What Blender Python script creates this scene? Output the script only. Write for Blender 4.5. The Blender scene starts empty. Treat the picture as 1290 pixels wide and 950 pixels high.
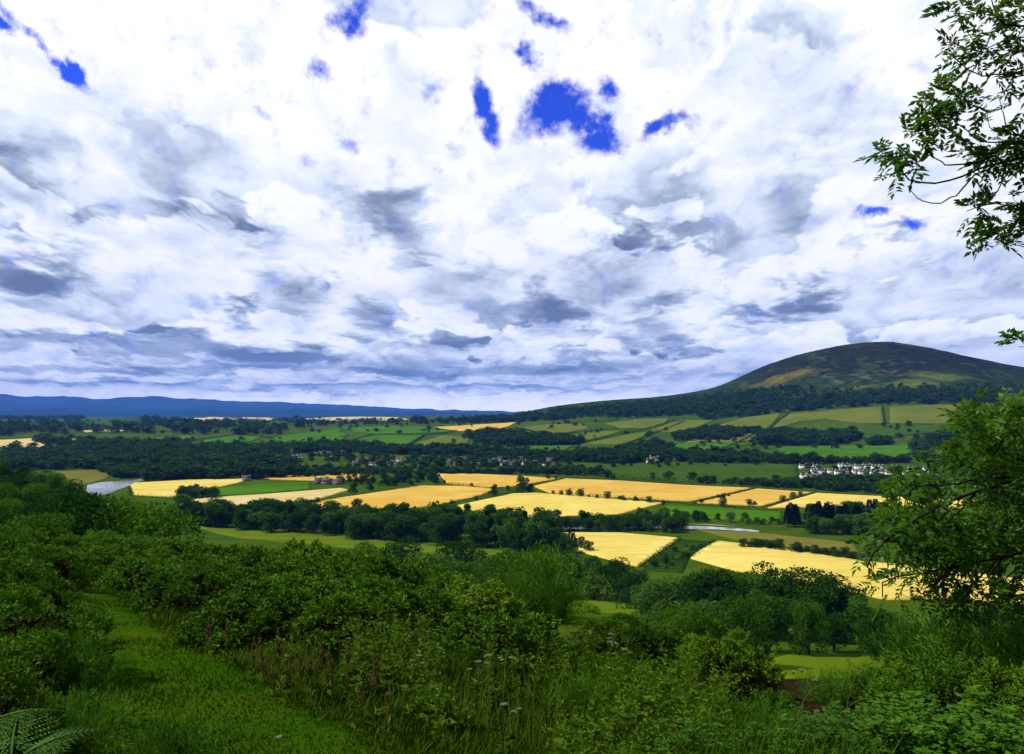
import bpy, math, random
import numpy as np
from mathutils import Vector, Matrix, Euler
from mathutils.bvhtree import BVHTree
from mathutils.geometry import delaunay_2d_cdt

rng = np.random.default_rng(7)
random.seed(7)
S = bpy.context.scene
C = S.collection
R = math.radians

# ------------------------------------------------------------------ camera
FPX = 1012.0                      # focal length in pixels of the 1290 px wide photograph
PITCH = math.atan(43.0 / FPX)
CAM_Z = 80.0
cam = bpy.data.cameras.new('camera')
cam.sensor_width = 36.0
cam.lens = 36.0 * FPX / 1290.0
cam.clip_start = 0.05
cam.clip_end = 120000.0
camo = bpy.data.objects.new('camera', cam)
camo.location = (0, 0, CAM_Z)
camo.rotation_euler = (R(90) + PITCH, 0, 0)
C.objects.link(camo)
S.camera = camo

S.view_settings.view_transform = 'Standard'
S.view_settings.look = 'None'
S.view_settings.gamma = 1.0
S.view_settings.exposure = 0.12
S.render.engine = 'CYCLES'
cy = S.cycles
cy.use_denoising = True
cy.max_bounces = 6
cy.diffuse_bounces = 3
cy.glossy_bounces = 2
cy.transmission_bounces = 3
cy.volume_bounces = 0
cy.use_adaptive_sampling = True
cy.adaptive_threshold = 0.02
cy.caustics_reflective = False
cy.caustics_refractive = False


def ray(px, py):
    """slopes x/y and dz/dy of the view ray through a photograph pixel"""
    zc = (475.0 - np.asarray(py, float)) / FPX
    xc = (np.asarray(px, float) - 645.0) / FPX
    yy = math.cos(PITCH) - zc * math.sin(PITCH)
    zz = math.sin(PITCH) + zc * math.cos(PITCH)
    return xc / yy, zz / yy


def at(px, py, y):
    u, v = ray(px, py)
    return np.array([u * y, y, CAM_Z + v * y])


# ------------------------------------------------------------------ terrain
def pchip(xs, ys):
    x = np.asarray(xs, float); y = np.asarray(ys, float)
    h = np.diff(x); d = np.diff(y) / h
    m = np.zeros_like(y)
    m[0] = d[0]; m[-1] = d[-1]
    for i in range(1, len(x) - 1):
        if d[i - 1] * d[i] > 0:
            w1 = 2 * h[i] + h[i - 1]; w2 = h[i] + 2 * h[i - 1]
            m[i] = (w1 + w2) / (w1 / d[i - 1] + w2 / d[i])
    def f(q):
        q = np.clip(np.asarray(q, float), x[0], x[-1])
        i = np.clip(np.searchsorted(x, q, side='right') - 1, 0, len(x) - 2)
        t = (q - x[i]) / h[i]
        return ((2*t**3 - 3*t**2 + 1) * y[i] + (t**3 - 2*t**2 + t) * h[i] * m[i]
                + (-2*t**3 + 3*t**2) * y[i+1] + (t**3 - t**2) * h[i] * m[i+1])
    return f


def sstep(a, b, x):
    t = np.clip((np.asarray(x, float) - a) / (b - a), 0, 1)
    return t * t * (3 - 2 * t)


def vnoise(x, y, seed=0):
    x = np.asarray(x, float); y = np.asarray(y, float)
    xi = np.floor(x); yi = np.floor(y)
    fx = x - xi; fy = y - yi
    fx = fx * fx * (3 - 2 * fx); fy = fy * fy * (3 - 2 * fy)
    def hsh(a, b):
        v = np.sin(a * 127.1 + b * 311.7 + seed * 74.7) * 43758.5453
        return v - np.floor(v)
    return ((hsh(xi, yi) * (1 - fx) + hsh(xi + 1, yi) * fx) * (1 - fy)
            + (hsh(xi, yi + 1) * (1 - fx) + hsh(xi + 1, yi + 1) * fx) * fy) * 2 - 1


def fbm(x, y, o=4, seed=0):
    s = 0; a = 1.0
    for i in range(o):
        s = s + a * vnoise(np.asarray(x) * 2**i, np.asarray(y) * 2**i, seed + i)
        a *= 0.5
    return s


DROP = pchip([-3000, -400, -100, -20, -4, 0, 6, 12, 18, 25, 40, 70, 100, 170, 250, 340, 430, 700, 3000],
             [-300, -60, -14, -1.0, 1.2, 1.72, 2.35, 3.2, 4.5, 6.4, 10.8, 19, 28, 48.5, 65, 77, 79.7, 80, 80])
SPUR = pchip([0, 20, 50, 100, 150, 300, 400, 500, 600, 700, 850, 3000],
             [0, .2, 3, 9, 17, 44, 47, 41, 28, 12, 0, 0])
RIGHT = pchip([0, 6, 12, 25, 60, 100, 130, 200, 260, 3000],
              [0, .1, .8, 2.2, 3.6, 5, 4, 1, 0, 0])
_cpx = [-400, 0, 300, 430, 560, 640, 695, 760, 830, 890, 920, 960, 1000, 1040, 1080, 1112, 1140, 1175, 1215, 1250, 1290, 1400, 1600, 1900]
_cpy = [536, 537, 537, 535, 529.5, 523, 513, 505.5, 500, 491, 481, 462.5, 448.5, 438.5, 432, 430.5, 434, 443, 451, 461, 467, 476, 490, 505]
_cu, _cv = ray(_cpx, _cpy)
ZC = pchip([-12000] + list(_cu * 3000) + [12000], [18] + list(CAM_Z + _cv * 3000) + [60])
PROF = pchip([-99999, 1150, 1450, 1750, 2050, 2400, 2700, 2900, 3000, 3150, 3500, 4300, 6000, 99999],
             [0, 0, .055, .135, .26, .50, .80, .955, 1.0, .965, .75, .35, .2, .1])


def H(x, y):
    x = np.asarray(x, float); y = np.asarray(y, float)
    r = np.hypot(x, y)
    z = CAM_Z - DROP(y)
    z = z + 0.055 * np.clip(-x, 0, 25) * (1 - sstep(25, 70, y)) * sstep(-30, 4, y)
    yy = np.maximum(y, 1.0)
    u = x / yy
    pos = sstep(0, 10, y)
    z = z + SPUR(y) * (1 - sstep(-.62, -.36, u)) * pos
    z = z - RIGHT(y) * sstep(.08, .34, u) * pos
    zc = ZC(x)
    hill = zc * PROF(y)
    rough = sstep(1700, 2800, y) * sstep(60, 260, zc) * (1 - sstep(3300, 4500, y))
    hill = hill + rough * (7 * fbm(x / 260, y / 260, 4, 3) + 3 * vnoise(x / 60, y / 60, 9)) * sstep(1700, 2100, y) * (1 - .8 * sstep(2850, 2980, y) * (1 - sstep(3000, 3120, y)))
    z = z + hill
    z = z + 9 * fbm(x / 900, y / 700, 3, 21) * sstep(1500, 2600, y) * (1 - sstep(80, 160, zc))
    z = z + sstep(3600, 5200, y) * (1 - sstep(5200, 9000, y)) * (18 + 14 * fbm(x / 1500, y / 2500, 3, 5))
    z = z + 0.05 * fbm(x / 1.6, y / 1.6, 3, 2) * (1 - sstep(40, 90, r))
    z = z + 0.5 * fbm(x / 22, y / 22, 3, 12) * sstep(25, 80, y) * (1 - sstep(330, 420, y))
    return z


_ys = np.concatenate([np.geomspace(2.5, 400, 500), np.geomspace(400, 9000, 700)[1:]])


def ground(px, py):
    """the point of the terrain the photograph shows at a pixel: N x 3"""
    px = np.atleast_1d(np.asarray(px, float)); py = np.atleast_1d(np.asarray(py, float))
    u, v = ray(px, py)
    out = np.zeros((len(px), 3))
    for k in range(0, len(px), 4000):
        uu = u[k:k+4000, None]; vv = v[k:k+4000, None]
        d = CAM_Z + vv * _ys - H(uu * _ys, _ys[None, :] + 0 * uu)
        below = d < 0
        i = np.where(below.any(1), below.argmax(1), len(_ys) - 1)
        i = np.maximum(i, 1)
        j = np.arange(len(i))
        d0 = d[j, i-1]; d1 = d[j, i]
        t = np.clip(d0 / np.where(d0 - d1 == 0, 1, d0 - d1), 0, 1)
        y = _ys[i-1] + t * (_ys[i] - _ys[i-1])
        out[k:k+4000, 0] = u[k:k+4000] * y
        out[k:k+4000, 1] = y
        out[k:k+4000, 2] = H(u[k:k+4000] * y, y)
    return out


def G(px, py):
    return ground([px], [py])[0]


# ------------------------------------------------------------------ object helpers
def mesh(name, V, F, mat=None, smooth=False):
    """mesh datablock from numpy arrays; F is (m,k) or a list of such arrays"""
    V = np.asarray(V, np.float32)
    Fs = F if isinstance(F, list) else [F]
    Fs = [np.asarray(f, np.int32) for f in Fs if len(f)]
    me = bpy.data.meshes.new(name)
    me.vertices.add(len(V)); me.vertices.foreach_set('co', V.ravel())
    loops = np.concatenate([f.ravel() for f in Fs])
    tot = np.concatenate([np.full(len(f), f.shape[1], np.int32) for f in Fs])
    st = np.concatenate([[0], np.cumsum(tot)[:-1]]).astype(np.int32)
    me.loops.add(len(loops)); me.loops.foreach_set('vertex_index', loops)
    me.polygons.add(len(tot)); me.polygons.foreach_set('loop_start', st)
    if smooth:
        me.polygons.foreach_set('use_smooth', np.ones(len(tot), bool))
    me.update(calc_edges=True)
    if mat is not None:
        me.materials.append(mat)
    return me


def link(name, data, parent=None, loc=(0, 0, 0)):
    o = bpy.data.objects.new(name, data)
    o.location = loc
    if parent is not None:
        o.parent = parent
    C.objects.link(o)
    return o


def tag(o, label=None, cat=None, group=None, kind=None):
    if label: o['label'] = label
    if cat: o['category'] = cat
    if group: o['group'] = group
    if kind: o['kind'] = kind
    return o


_n1 = 'first second third fourth fifth sixth seventh eighth ninth tenth eleventh twelfth thirteenth fourteenth fifteenth sixteenth seventeenth eighteenth nineteenth'.split()
_t1 = {2: 'twenty', 3: 'thirty', 4: 'forty', 5: 'fifty', 6: 'sixty', 7: 'seventy', 8: 'eighty', 9: 'ninety'}
_t2 = {2: 'twentieth', 3: 'thirtieth', 4: 'fortieth', 5: 'fiftieth', 6: 'sixtieth', 7: 'seventieth', 8: 'eightieth', 9: 'ninetieth'}


def nth(i):
    """1 -> first"""
    if i < 20: return _n1[i-1]
    if i > 99: return 'hundred-and-' + nth(i - 100) if i > 100 else 'hundredth'
    t, u = divmod(i, 10)
    return _t2[t] if u == 0 else _t1[t] + '-' + _n1[u-1]


class MB:
    """collects geometry for one mesh"""
    def __init__(self): self.V = []; self.F = {}; self.n = 0
    def add(self, V, F):
        V = np.asarray(V, float).reshape(-1, 3); F = np.asarray(F, int)
        if len(F) == 0: return
        self.F.setdefault(F.shape[1], []).append(F + self.n)
        self.V.append(V); self.n += len(V)
    def box(self, lo, hi):
        x0, y0, z0 = lo; x1, y1, z1 = hi
        self.add([(x0,y0,z0),(x1,y0,z0),(x1,y1,z0),(x0,y1,z0),(x0,y0,z1),(x1,y0,z1),(x1,y1,z1),(x0,y1,z1)],
                 [(0,3,2,1),(4,5,6,7),(0,1,5,4),(1,2,6,5),(2,3,7,6),(3,0,4,7)])
    def tube(self, pts, rad, n=6):
        P = np.asarray(pts, float); k = len(P)
        rad = np.broadcast_to(np.asarray(rad, float), (k,))
        T = np.gradient(P, axis=0); T /= np.linalg.norm(T, axis=1)[:, None] + 1e-9
        ref = np.array([0.31, 0.17, 0.93]) if abs(T[0][2]) < .9 else np.array([.9, .3, .1])
        A = np.cross(T, ref); A /= np.linalg.norm(A, axis=1)[:, None] + 1e-9
        B = np.cross(T, A)
        th = np.arange(n) * 2 * np.pi / n
        V = P[:, None, :] + rad[:, None, None] * (np.cos(th)[None, :, None] * A[:, None, :] + np.sin(th)[None, :, None] * B[:, None, :])
        F = []
        for i in range(k - 1):
            for j in range(n):
                a = i*n + j; b = i*n + (j+1) % n
                F.append((a, b, b + n, a + n))
        base = self.n
        self.add(V.reshape(-1, 3), F)
        self.add(P[-1:] + T[-1:] * rad[-1], np.zeros((0, 3), int))
        self.F.setdefault(n, []).append(np.array([[base + (k-1)*n + j for j in range(n)]]))
    def mesh(self, name, mat, smooth=False):
        return mesh(name, np.concatenate(self.V), [np.concatenate(f) for f in self.F.values()], mat, smooth)


def unit(v):
    return v / (np.linalg.norm(v, axis=-1, keepdims=True) + 1e-9)


def leaves(base, dirv, length, width, r, normal=None, fold=0.0):
    """rhombic leaf faces: V (4n,3), F (n,4). base/dirv n x 3"""
    n = len(base)
    dirv = unit(dirv)
    ref = r.normal(size=(n, 3)) if normal is None else normal
    side = unit(np.cross(dirv, ref))
    length = np.broadcast_to(length, (n,))[:, None]; width = np.broadcast_to(width, (n,))[:, None]
    mid = base + dirv * length * .45
    up = unit(np.cross(side, dirv)) * length * fold
    V = np.stack([base, mid + side * width * .5 + up, base + dirv * length, mid - side * width * .5 + up], 1).reshape(-1, 3)
    F = np.arange(4 * n).reshape(n, 4)
    return V, F


# ------------------------------------------------------------------ material helpers
class NT:
    def __init__(self, tree): self.t = tree; self.n = tree.nodes; self.l = tree.links
    def node(self, kind, **kw):
        nd = self.n.new(kind)
        for k, v in kw.items(): setattr(nd, k, v)
        return nd
    def set(self, sock, v):
        if hasattr(v, 'is_linked') or isinstance(v, bpy.types.NodeSocket): self.l.new(v, sock)
        elif v is not None: sock.default_value = v
    def m(self, op, a, b=None, c=None, clamp=False):
        nd = self.node('ShaderNodeMath', operation=op, use_clamp=clamp)
        self.set(nd.inputs[0], a)
        if b is not None: self.set(nd.inputs[1], b)
        if c is not None: self.set(nd.inputs[2], c)
        return nd.outputs[0]
    def v(self, op, a, b=None, scale=None, out=0):
        nd = self.node('ShaderNodeVectorMath', operation=op)
        self.set(nd.inputs[0], a)
        if b is not None: self.set(nd.inputs[1], b)
        if scale is not None: self.set(nd.inputs['Scale'], scale)
        return nd.outputs['Value'] if op in ('LENGTH', 'DOT_PRODUCT', 'DISTANCE') else nd.outputs[0]
    def mr(self, val, f0, f1, t0=0., t1=1., smooth=False):
        nd = self.node('ShaderNodeMapRange', interpolation_type='SMOOTHSTEP' if smooth else 'LINEAR')
        for i, x in enumerate((val, f0, f1, t0, t1)): self.set(nd.inputs[i], x)
        return nd.outputs[0]
    def noise(self, vec, scale, detail=4., rough=.55, dist=0., col=False):
        nd = self.node('ShaderNodeTexNoise')
        self.set(nd.inputs['Vector'], vec); nd.inputs['Scale'].default_value = scale
        nd.inputs['Detail'].default_value = detail; nd.inputs['Roughness'].default_value = rough
        nd.inputs['Distortion'].default_value = dist
        return nd.outputs['Color' if col else 'Fac']
    def mix(self, f, a, b, blend='MIX'):
        nd = self.node('ShaderNodeMix', data_type='RGBA', blend_type=blend)
        self.set(nd.inputs[0], f)
        for s, x in ((nd.inputs[6], a), (nd.inputs[7], b)):
            self.set(s, (*x, 1.) if isinstance(x, tuple) and len(x) == 3 else x)
        return nd.outputs[2]
    def mapping(self, vec, loc=(0,0,0), rot=(0,0,0), scale=(1,1,1), kind='POINT'):
        nd = self.node('ShaderNodeMapping', vector_type=kind)
        self.set(nd.inputs[0], vec)
        nd.inputs[1].default_value = loc; nd.inputs[2].default_value = rot; nd.inputs[3].default_value = scale
        return nd.outputs[0]
    def xyz(self, x, y, z):
        nd = self.node('ShaderNodeCombineXYZ')
        for i, q in enumerate((x, y, z)): self.set(nd.inputs[i], q)
        return nd.outputs[0]
    def sep(self, v):
        nd = self.node('ShaderNodeSeparateXYZ'); self.set(nd.inputs[0], v); return nd.outputs


def material(name):
    m = bpy.data.materials.new(name); m.use_nodes = True
    m.node_tree.nodes.clear()
    t = NT(m.node_tree)
    out = t.node('ShaderNodeOutputMaterial')
    return m, t, out


def leaf_mat(name, dark, light, trans=.35, tcol=None, gloss=.0, rough=.65, patch=0.):
    m, t, out = material(name)
    geo = t.node('ShaderNodeNewGeometry'); oi = t.node('ShaderNodeObjectInfo')
    f = t.m('ADD', t.m('MULTIPLY_ADD', geo.outputs['Random Per Island'], .7, -.12), t.m('MULTIPLY', oi.outputs['Random'], .6), clamp=True)
    if patch:
        f = t.m('MULTIPLY', f, t.mr(t.noise(geo.outputs['Position'], patch, 3., .6), .32, .62, .1, 1.9))
    col = t.mix(f, dark, light)
    b = t.node('ShaderNodeBsdfPrincipled')
    t.set(b.inputs['Base Color'], col); b.inputs['Roughness'].default_value = rough
    b.inputs['Specular IOR Level'].default_value = gloss
    tr = t.node('ShaderNodeBsdfTranslucent')
    tc = tcol or tuple(1.25 * a for a in light)
    t.set(tr.inputs[0], t.mix(.5, col, tc))
    mx = t.node('ShaderNodeMixShader'); mx.inputs[0].default_value = trans
    t.l.new(b.outputs[0], mx.inputs[1]); t.l.new(tr.outputs[0], mx.inputs[2])
    t.l.new(mx.outputs[0], out.inputs[0])
    return m


def plain(name, col, rough=.8, var=.25, scale=.3, col2=None, spec=.0):
    m, t, out = material(name)
    geo = t.node('ShaderNodeNewGeometry')
    n = t.noise(geo.outputs['Position'], scale, 5., .6)
    c2 = col2 or tuple(c * (1 - var) for c in col)
    oi = t.node('ShaderNodeObjectInfo')
    c = t.mix(t.mr(n, .35, .65, smooth=True), col, c2)
    b = t.node('ShaderNodeBsdfPrincipled')
    t.set(b.inputs['Base Color'], c); b.inputs['Roughness'].default_value = rough
    b.inputs['Specular IOR Level'].default_value = spec
    t.l.new(b.outputs[0], out.inputs[0])
    return m


# ------------------------------------------------------------------ sky and sun
SUN_AZ, SUN_EL = R(-88), R(50)      # high, to the left of the view
world = bpy.data.worlds.new('World'); S.world = world
world.use_nodes = True
world.node_tree.nodes.clear()
t = NT(world.node_tree)
wout = t.node('ShaderNodeOutputWorld'); bg = t.node('ShaderNodeBackground')
SKY_STRENGTH = 0.1
bg.inputs[1].default_value = SKY_STRENGTH
t.l.new(bg.outputs[0], wout.inputs[0])
sky = t.node('ShaderNodeTexSky'); sky.sky_type = 'NISHITA'; sky.sun_disc = False
sky.sun_elevation = SUN_EL; sky.sun_rotation = SUN_AZ
sky.altitude = 100; sky.ozone_density = 4.0; sky.dust_density = 0.3; sky.air_density = 1.0
tc = t.node('ShaderNodeTexCoord')
D = tc.outputs['Generated']
dx, dy, dz = t.sep(D)
el = t.m('MULTIPLY', t.m('ARCSINE', dz), 57.29578)
az = t.m('MULTIPLY', t.m('ARCTAN2', dx, dy), 57.29578)
inv = t.m('DIVIDE', 1., t.m('ADD', t.m('MAXIMUM', dz, 0.), .075))
P = t.xyz(t.m('MULTIPLY', dx, inv), t.m('MULTIPLY', dy, inv), 0.)       # the cloud sheet seen in perspective
W1 = t.v('SUBTRACT', t.noise(P, 1.1, 5., .58, col=True), (.5, .5, .5))
W2 = t.v('SUBTRACT', t.noise(P, 5.5, 5., .62, col=True), (.5, .5, .5))
AE = t.xyz(az, el, 0.)
flat = t.mr(el, 0., 16., .10, 1.)                                        # less vertical warp near the horizon
elc = t.m('ADD', t.m('MAXIMUM', el, 0.), 4.5)
Q = t.xyz(t.m('DIVIDE', az, t.m('ADD', t.m('MULTIPLY', elc, .42), 9.)), t.m('MULTIPLY', t.m('LOGARITHM', elc, 2.718), 1.75), 0.)   # cumulus heaps, shrinking towards the horizon
Q = t.v('ADD', Q, t.v('SCALE', t.v('SUBTRACT', t.noise(Q, 2.2, 4., .55, col=True), (.5, .5, .5)), scale=.42))


def heaps(vec, scale, detail):
    nd = t.node('ShaderNodeTexVoronoi', feature='SMOOTH_F1', voronoi_dimensions='2D', normalize=True)
    t.set(nd.inputs['Vector'], vec); nd.inputs['Scale'].default_value = scale; nd.inputs['Detail'].default_value = detail
    nd.inputs['Roughness'].default_value = .52; nd.inputs['Smoothness'].default_value = .35; nd.inputs['Lacunarity'].default_value = 2.3
    return t.m('SUBTRACT', 1., nd.outputs['Distance'])


hA = heaps(Q, 2.3, 3.)
hB = heaps(t.v('ADD', Q, (.02, .10, 0.)), 2.3, 3.)
lit = t.m('SUBTRACT', hA, hB)                    # >0 on the side of a heap that faces up to the sun
Qx, Qy, _ = t.sep(Q)
wv = t.v('ADD', t.v('SCALE', W1, scale=4.4), t.v('SCALE', W2, scale=3.0))
wx, wy, _ = t.sep(wv)
puff = t.m('MULTIPLY', t.m('SUBTRACT', hA, .72), t.mr(el, 0., 14., 2., 11.))
AEw = t.v('ADD', AE, t.xyz(wx, t.m('ADD', t.m('MULTIPLY', wy, flat), puff), 0.))
WG = t.v('SUBTRACT', t.noise(AE, .16, 6., .62, col=True), (.5, .5, .5))
AEg = t.v('ADD', AE, t.v('SCALE', WG, scale=5.2))      # ragged rims for the blue gaps


def dirdeg(px, py):
    u, v = ray(px, py)
    return math.degrees(math.atan(u)), math.degrees(math.atan(v / math.hypot(1, u)))


def blobs(lst, coord, inner, outer=1.25):
    acc = None
    for px, py, rx, ry, rot, amp in lst:
        a, e = dirdeg(px, py)
        k = 57.3 / FPX * math.cos(R(a))
        if acc is not None:      # keeps the chain short for the shader compiler
            nd = t.node('ShaderNodeVectorMath', operation='MULTIPLY_ADD'); t.set(nd.inputs[0], acc); nd.inputs[1].default_value = (1e-7, 1e-7, 0); t.set(nd.inputs[2], coord)
            src = nd.outputs[0]
        else: src = coord
        q = t.mapping(src, (a, e, 0), (0, 0, R(-rot)), (rx * k, ry * k, 1), 'TEXTURE')
        b = t.mr(t.v('LENGTH', q), inner, outer, amp, 0., smooth=True)
        if acc is None: acc = b
        else:
            nd = t.node('ShaderNodeMath', operation='SMOOTH_MAX'); t.set(nd.inputs[0], acc); t.set(nd.inputs[1], b); nd.inputs[2].default_value = .18
            acc = nd.outputs[0]
    return acc


GREY = [(225,185,100,46,8,.44),(10,215,75,62,0,.5),(75,205,60,36,0,.38),(262,282,110,42,4,.5),(322,294,45,24,0,.62),(125,300,80,34,8,.42),
        (38,342,66,26,4,.85),(366,374,52,42,0,.7),(300,399,30,15,30,.75),(215,440,270,15,0,.85),(40,436,75,16,0,.8),(350,449,120,15,2,1.),
        (490,280,76,36,20,.72),(476,404,44,24,15,.7),(590,368,95,46,20,.5),(692,396,72,28,12,.8),(770,345,78,34,-10,.65),(838,390,46,20,0,.62),
        (545,450,150,26,0,.62),(700,462,150,15,0,.75),(822,430,46,22,0,.6),(850,262,72,60,20,.42),(1012,255,62,56,0,.5),(1022,380,46,24,0,.88),
        (955,402,70,12,0,.62),(1000,95,125,60,18,.42),(1065,150,85,38,15,.5),(930,442,80,28,0,.42),(340,15,72,24,-10,.36),(1250,372,90,42,0,.3),
        (900,100,42,22,0,.3),(130,482,160,8,0,.62),(470,474,120,7,0,.62),(760,480,90,7,0,.5),(640,300,60,50,0,.24),(900,300,60,40,0,.3),(130,390,100,30,8,.36),(30,395,60,26,0,.3),
        (265,470,70,6,0,.6),(1132,296,40,10,0,.55),(1220,300,60,26,0,.25),(650,480,70,5,0,.5),(1180,230,60,40,0,.25),(1190,440,130,36,0,.42),(1240,330,90,40,0,.36),(600,466,220,10,0,.72),(250,462,240,9,0,.72),(880,470,110,12,0,.55),(420,490,260,6,0,.5),(700,497,200,6,0,.45),
        (60,-160,300,90,0,.4),(700,-260,400,90,0,.3)]
GAPS = [(442,10,32,26,-15,1.),(400,88,27,13,20,1.),(682,27,44,14,24,1.),(668,78,17,15,25,1.),(612,130,19,36,-14,1.15),(700,138,52,28,-18,1.3),
        (752,160,46,28,10,1.3),(728,150,40,22,0,1.2),(770,108,22,18,0,.95),(840,160,34,12,-14,.95),(62,54,96,10,33,1.05),(108,82,32,9,45,1.05),(0,20,30,11,12,1.05),(1104,266,24,8,0,.95),(1150,265,20,10,-10,.9),
        (440,178,20,16,25,.62),(540,112,14,22,0,.62),(378,198,22,20,0,.5),(556,211,13,11,0,.5),(728,230,16,10,0,.4),(330,150,30,12,25,.4),(1180,185,60,14,0,.4)]
grey = blobs(GREY, AEw, 0., 1.72)
BARS = [(210,441,150,10,-1,.8),(350,449,105,10,1,1.05),(60,432,90,10,2,.72),(280,437,60,7,0,.7),(100,466,150,5,0,.7),(330,463,130,5,0,.7),(520,470,130,7,0,.75),(650,466,110,8,0,.8),(800,455,60,8,0,.6),(40,345,60,17,6,.8),(430,486,120,3,0,.6),(640,488,120,3,0,.55),(180,482,90,3,0,.6),(1010,385,44,14,0,.75),(1018,372,22,16,0,.8)]
bars = blobs(BARS, t.v('ADD', AE, t.xyz(t.m('MULTIPLY', wx, .5), t.m('ADD', t.m('MULTIPLY', wy, t.m('MULTIPLY', flat, .28)), t.m('MULTIPLY', puff, .45)), 0.)), .45, 1.3)
grey = t.m('MAXIMUM', grey, bars)
gap = blobs(GAPS, AEg, .1, 1.5)
gap = t.m('ADD', gap, t.m('MULTIPLY', t.m('SUBTRACT', t.noise(AE, .5, 7., .62), .5), 1.6))
gapm = t.mr(gap, .12, 1.0, smooth=True)
n2 = t.noise(Q, 3.4, 7., .6)
n3 = t.noise(Q, 1.15, 3., .5)
# rows of cloud: each one white above and grey along its base, with a firm step to the next row behind
n1 = t.noise(Q, 1.6, 6., .55)
ph = t.m('ADD', t.m('MULTIPLY', Qy, -1.0), t.m('ADD', t.m('MULTIPLY', n1, 2.6), t.m('MULTIPLY', hA, .9)))
saw = t.m('FRACT', ph)
saw = t.m('MULTIPLY', t.m('POWER', saw, 1.5), t.m('SUBTRACT', 1., t.mr(saw, .82, 1., smooth=True)))
low = t.mr(el, 2., 24., 1., .55)
body = t.m('MULTIPLY', saw, t.m('MULTIPLY', t.mr(n3, .36, .66, .15, .95), low))
g = t.m('ADD', t.m('MULTIPLY', grey, t.mr(saw, 0., .6, .86, 1.05)), t.m('MULTIPLY', body, .65))
g = t.m('ADD', g, t.m('MULTIPLY', t.m('SUBTRACT', n2, .55), .42))
g = t.m('SUBTRACT', g, t.m('MULTIPLY', lit, t.mr(g, 0., .5, .25, .95)))
g = t.m('ADD', g, t.mr(el, .3, 3.2, -.24, .0))
g = t.m('MAXIMUM', t.m('MINIMUM', g, 1.1), 0.)
cr = t.node('ShaderNodeValToRGB')
t.l.new(g, cr.inputs[0])
stops = [(0., (1.05, 1.06, 1.09)), (.14, (1., 1.005, 1.03)), (.34, (.75, .82, .97)), (.58, (.43, .505, .66)), (.8, (.23, .29, .425)), (1., (.145, .185, .29))]
while len(cr.color_ramp.elements) < len(stops): cr.color_ramp.elements.new(.5)
for e_, (p_, c_) in zip(cr.color_ramp.elements, stops): e_.position = p_; e_.color = (*c_, 1.)
dim = t.m('MULTIPLY', t.mr(dy, -.35, .35, .20, 1., smooth=True), t.mr(el, 34., 70., 1., .38, smooth=True))   # unseen sky dimmed overhead and behind the viewer to deepen foreground contrast
glare = t.m('ADD', t.mr(el, 0., 8., 1.5, 1.04), t.mr(el, .2, 3.2, .75, 0., smooth=True))
cloud = t.v('SCALE', cr.outputs[0], scale=t.m('MULTIPLY', t.m('MULTIPLY', dim, glare), 1. / SKY_STRENGTH))
blue = t.mix(1., sky.outputs[0], (.17, .36, 1.75), 'MULTIPLY')
col = t.mix(gapm, cloud, blue)
gnd = t.mr(dz, -.02, -.12, 0., 1., smooth=True)
col = t.mix(gnd, col, (.6, .9, .5))
t.l.new(col, bg.inputs[0])
world.cycles.sampling_method = 'MANUAL'
world.cycles.sample_map_resolution = 512

sun = bpy.data.lights.new('sun', 'SUN'); sun.energy = 4.7; sun.angle = R(.5); sun.color = (1., .94, .84)
suno = link('sun', sun)
sd = Vector((math.sin(SUN_AZ) * math.cos(SUN_EL), math.cos(SUN_AZ) * math.cos(SUN_EL), math.sin(SUN_EL)))
suno.rotation_euler = (-sd).to_track_quat('-Z', 'Y').to_euler()
# ------------------------------------------------------------------ ground sheet
def blob3(t, pos, lst, inner=.2):
    """soft patches at places on the terrain: (px, py, radius across, radius along, angle)"""
    acc = None
    for px, py, rx, ry, rot in lst:
        g = G(px, py)
        q = t.mapping(pos, (g[0], g[1], 0), (0, 0, R(rot)), (rx, ry, 1e6), 'TEXTURE')
        b = t.mr(t.v('LENGTH', q), inner, 1., 1., 0., smooth=True)
        acc = b if acc is None else t.m('MAXIMUM', acc, b)
    return acc


def grass_material():
    m, t, out = material('meadow_grass')
    geo = t.node('ShaderNodeNewGeometry'); pos = geo.outputs['Position']
    big = t.noise(pos, .006, 5., .6); mid = t.noise(pos, .05, 5., .65); fine = t.noise(pos, 1.4, 6., .7)
    c = t.mix(t.mr(big, .35, .65, smooth=True), (.050, .105, .004), (.028, .072, .004))
    c = t.mix(t.mr(mid, .42, .7, 0., .6, smooth=True), c, (.095, .115, .008))
    c = t.mix(t.mr(fine, .35, .7, 0., .55, smooth=True), c, (.018, .042, .005))
    b = t.node('ShaderNodeBsdfPrincipled')
    t.set(b.inputs['Base Color'], c); b.inputs['Roughness'].default_value = .85; b.inputs['Specular IOR Level'].default_value = 0.
    bp = t.node('ShaderNodeBump'); bp.inputs['Strength'].default_value = .6; bp.inputs['Distance'].default_value = .08
    t.l.new(fine, bp.inputs['Height']); t.l.new(bp.outputs[0], b.inputs['Normal'])
    t.l.new(b.outputs[0], out.inputs[0])
    return m


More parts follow.
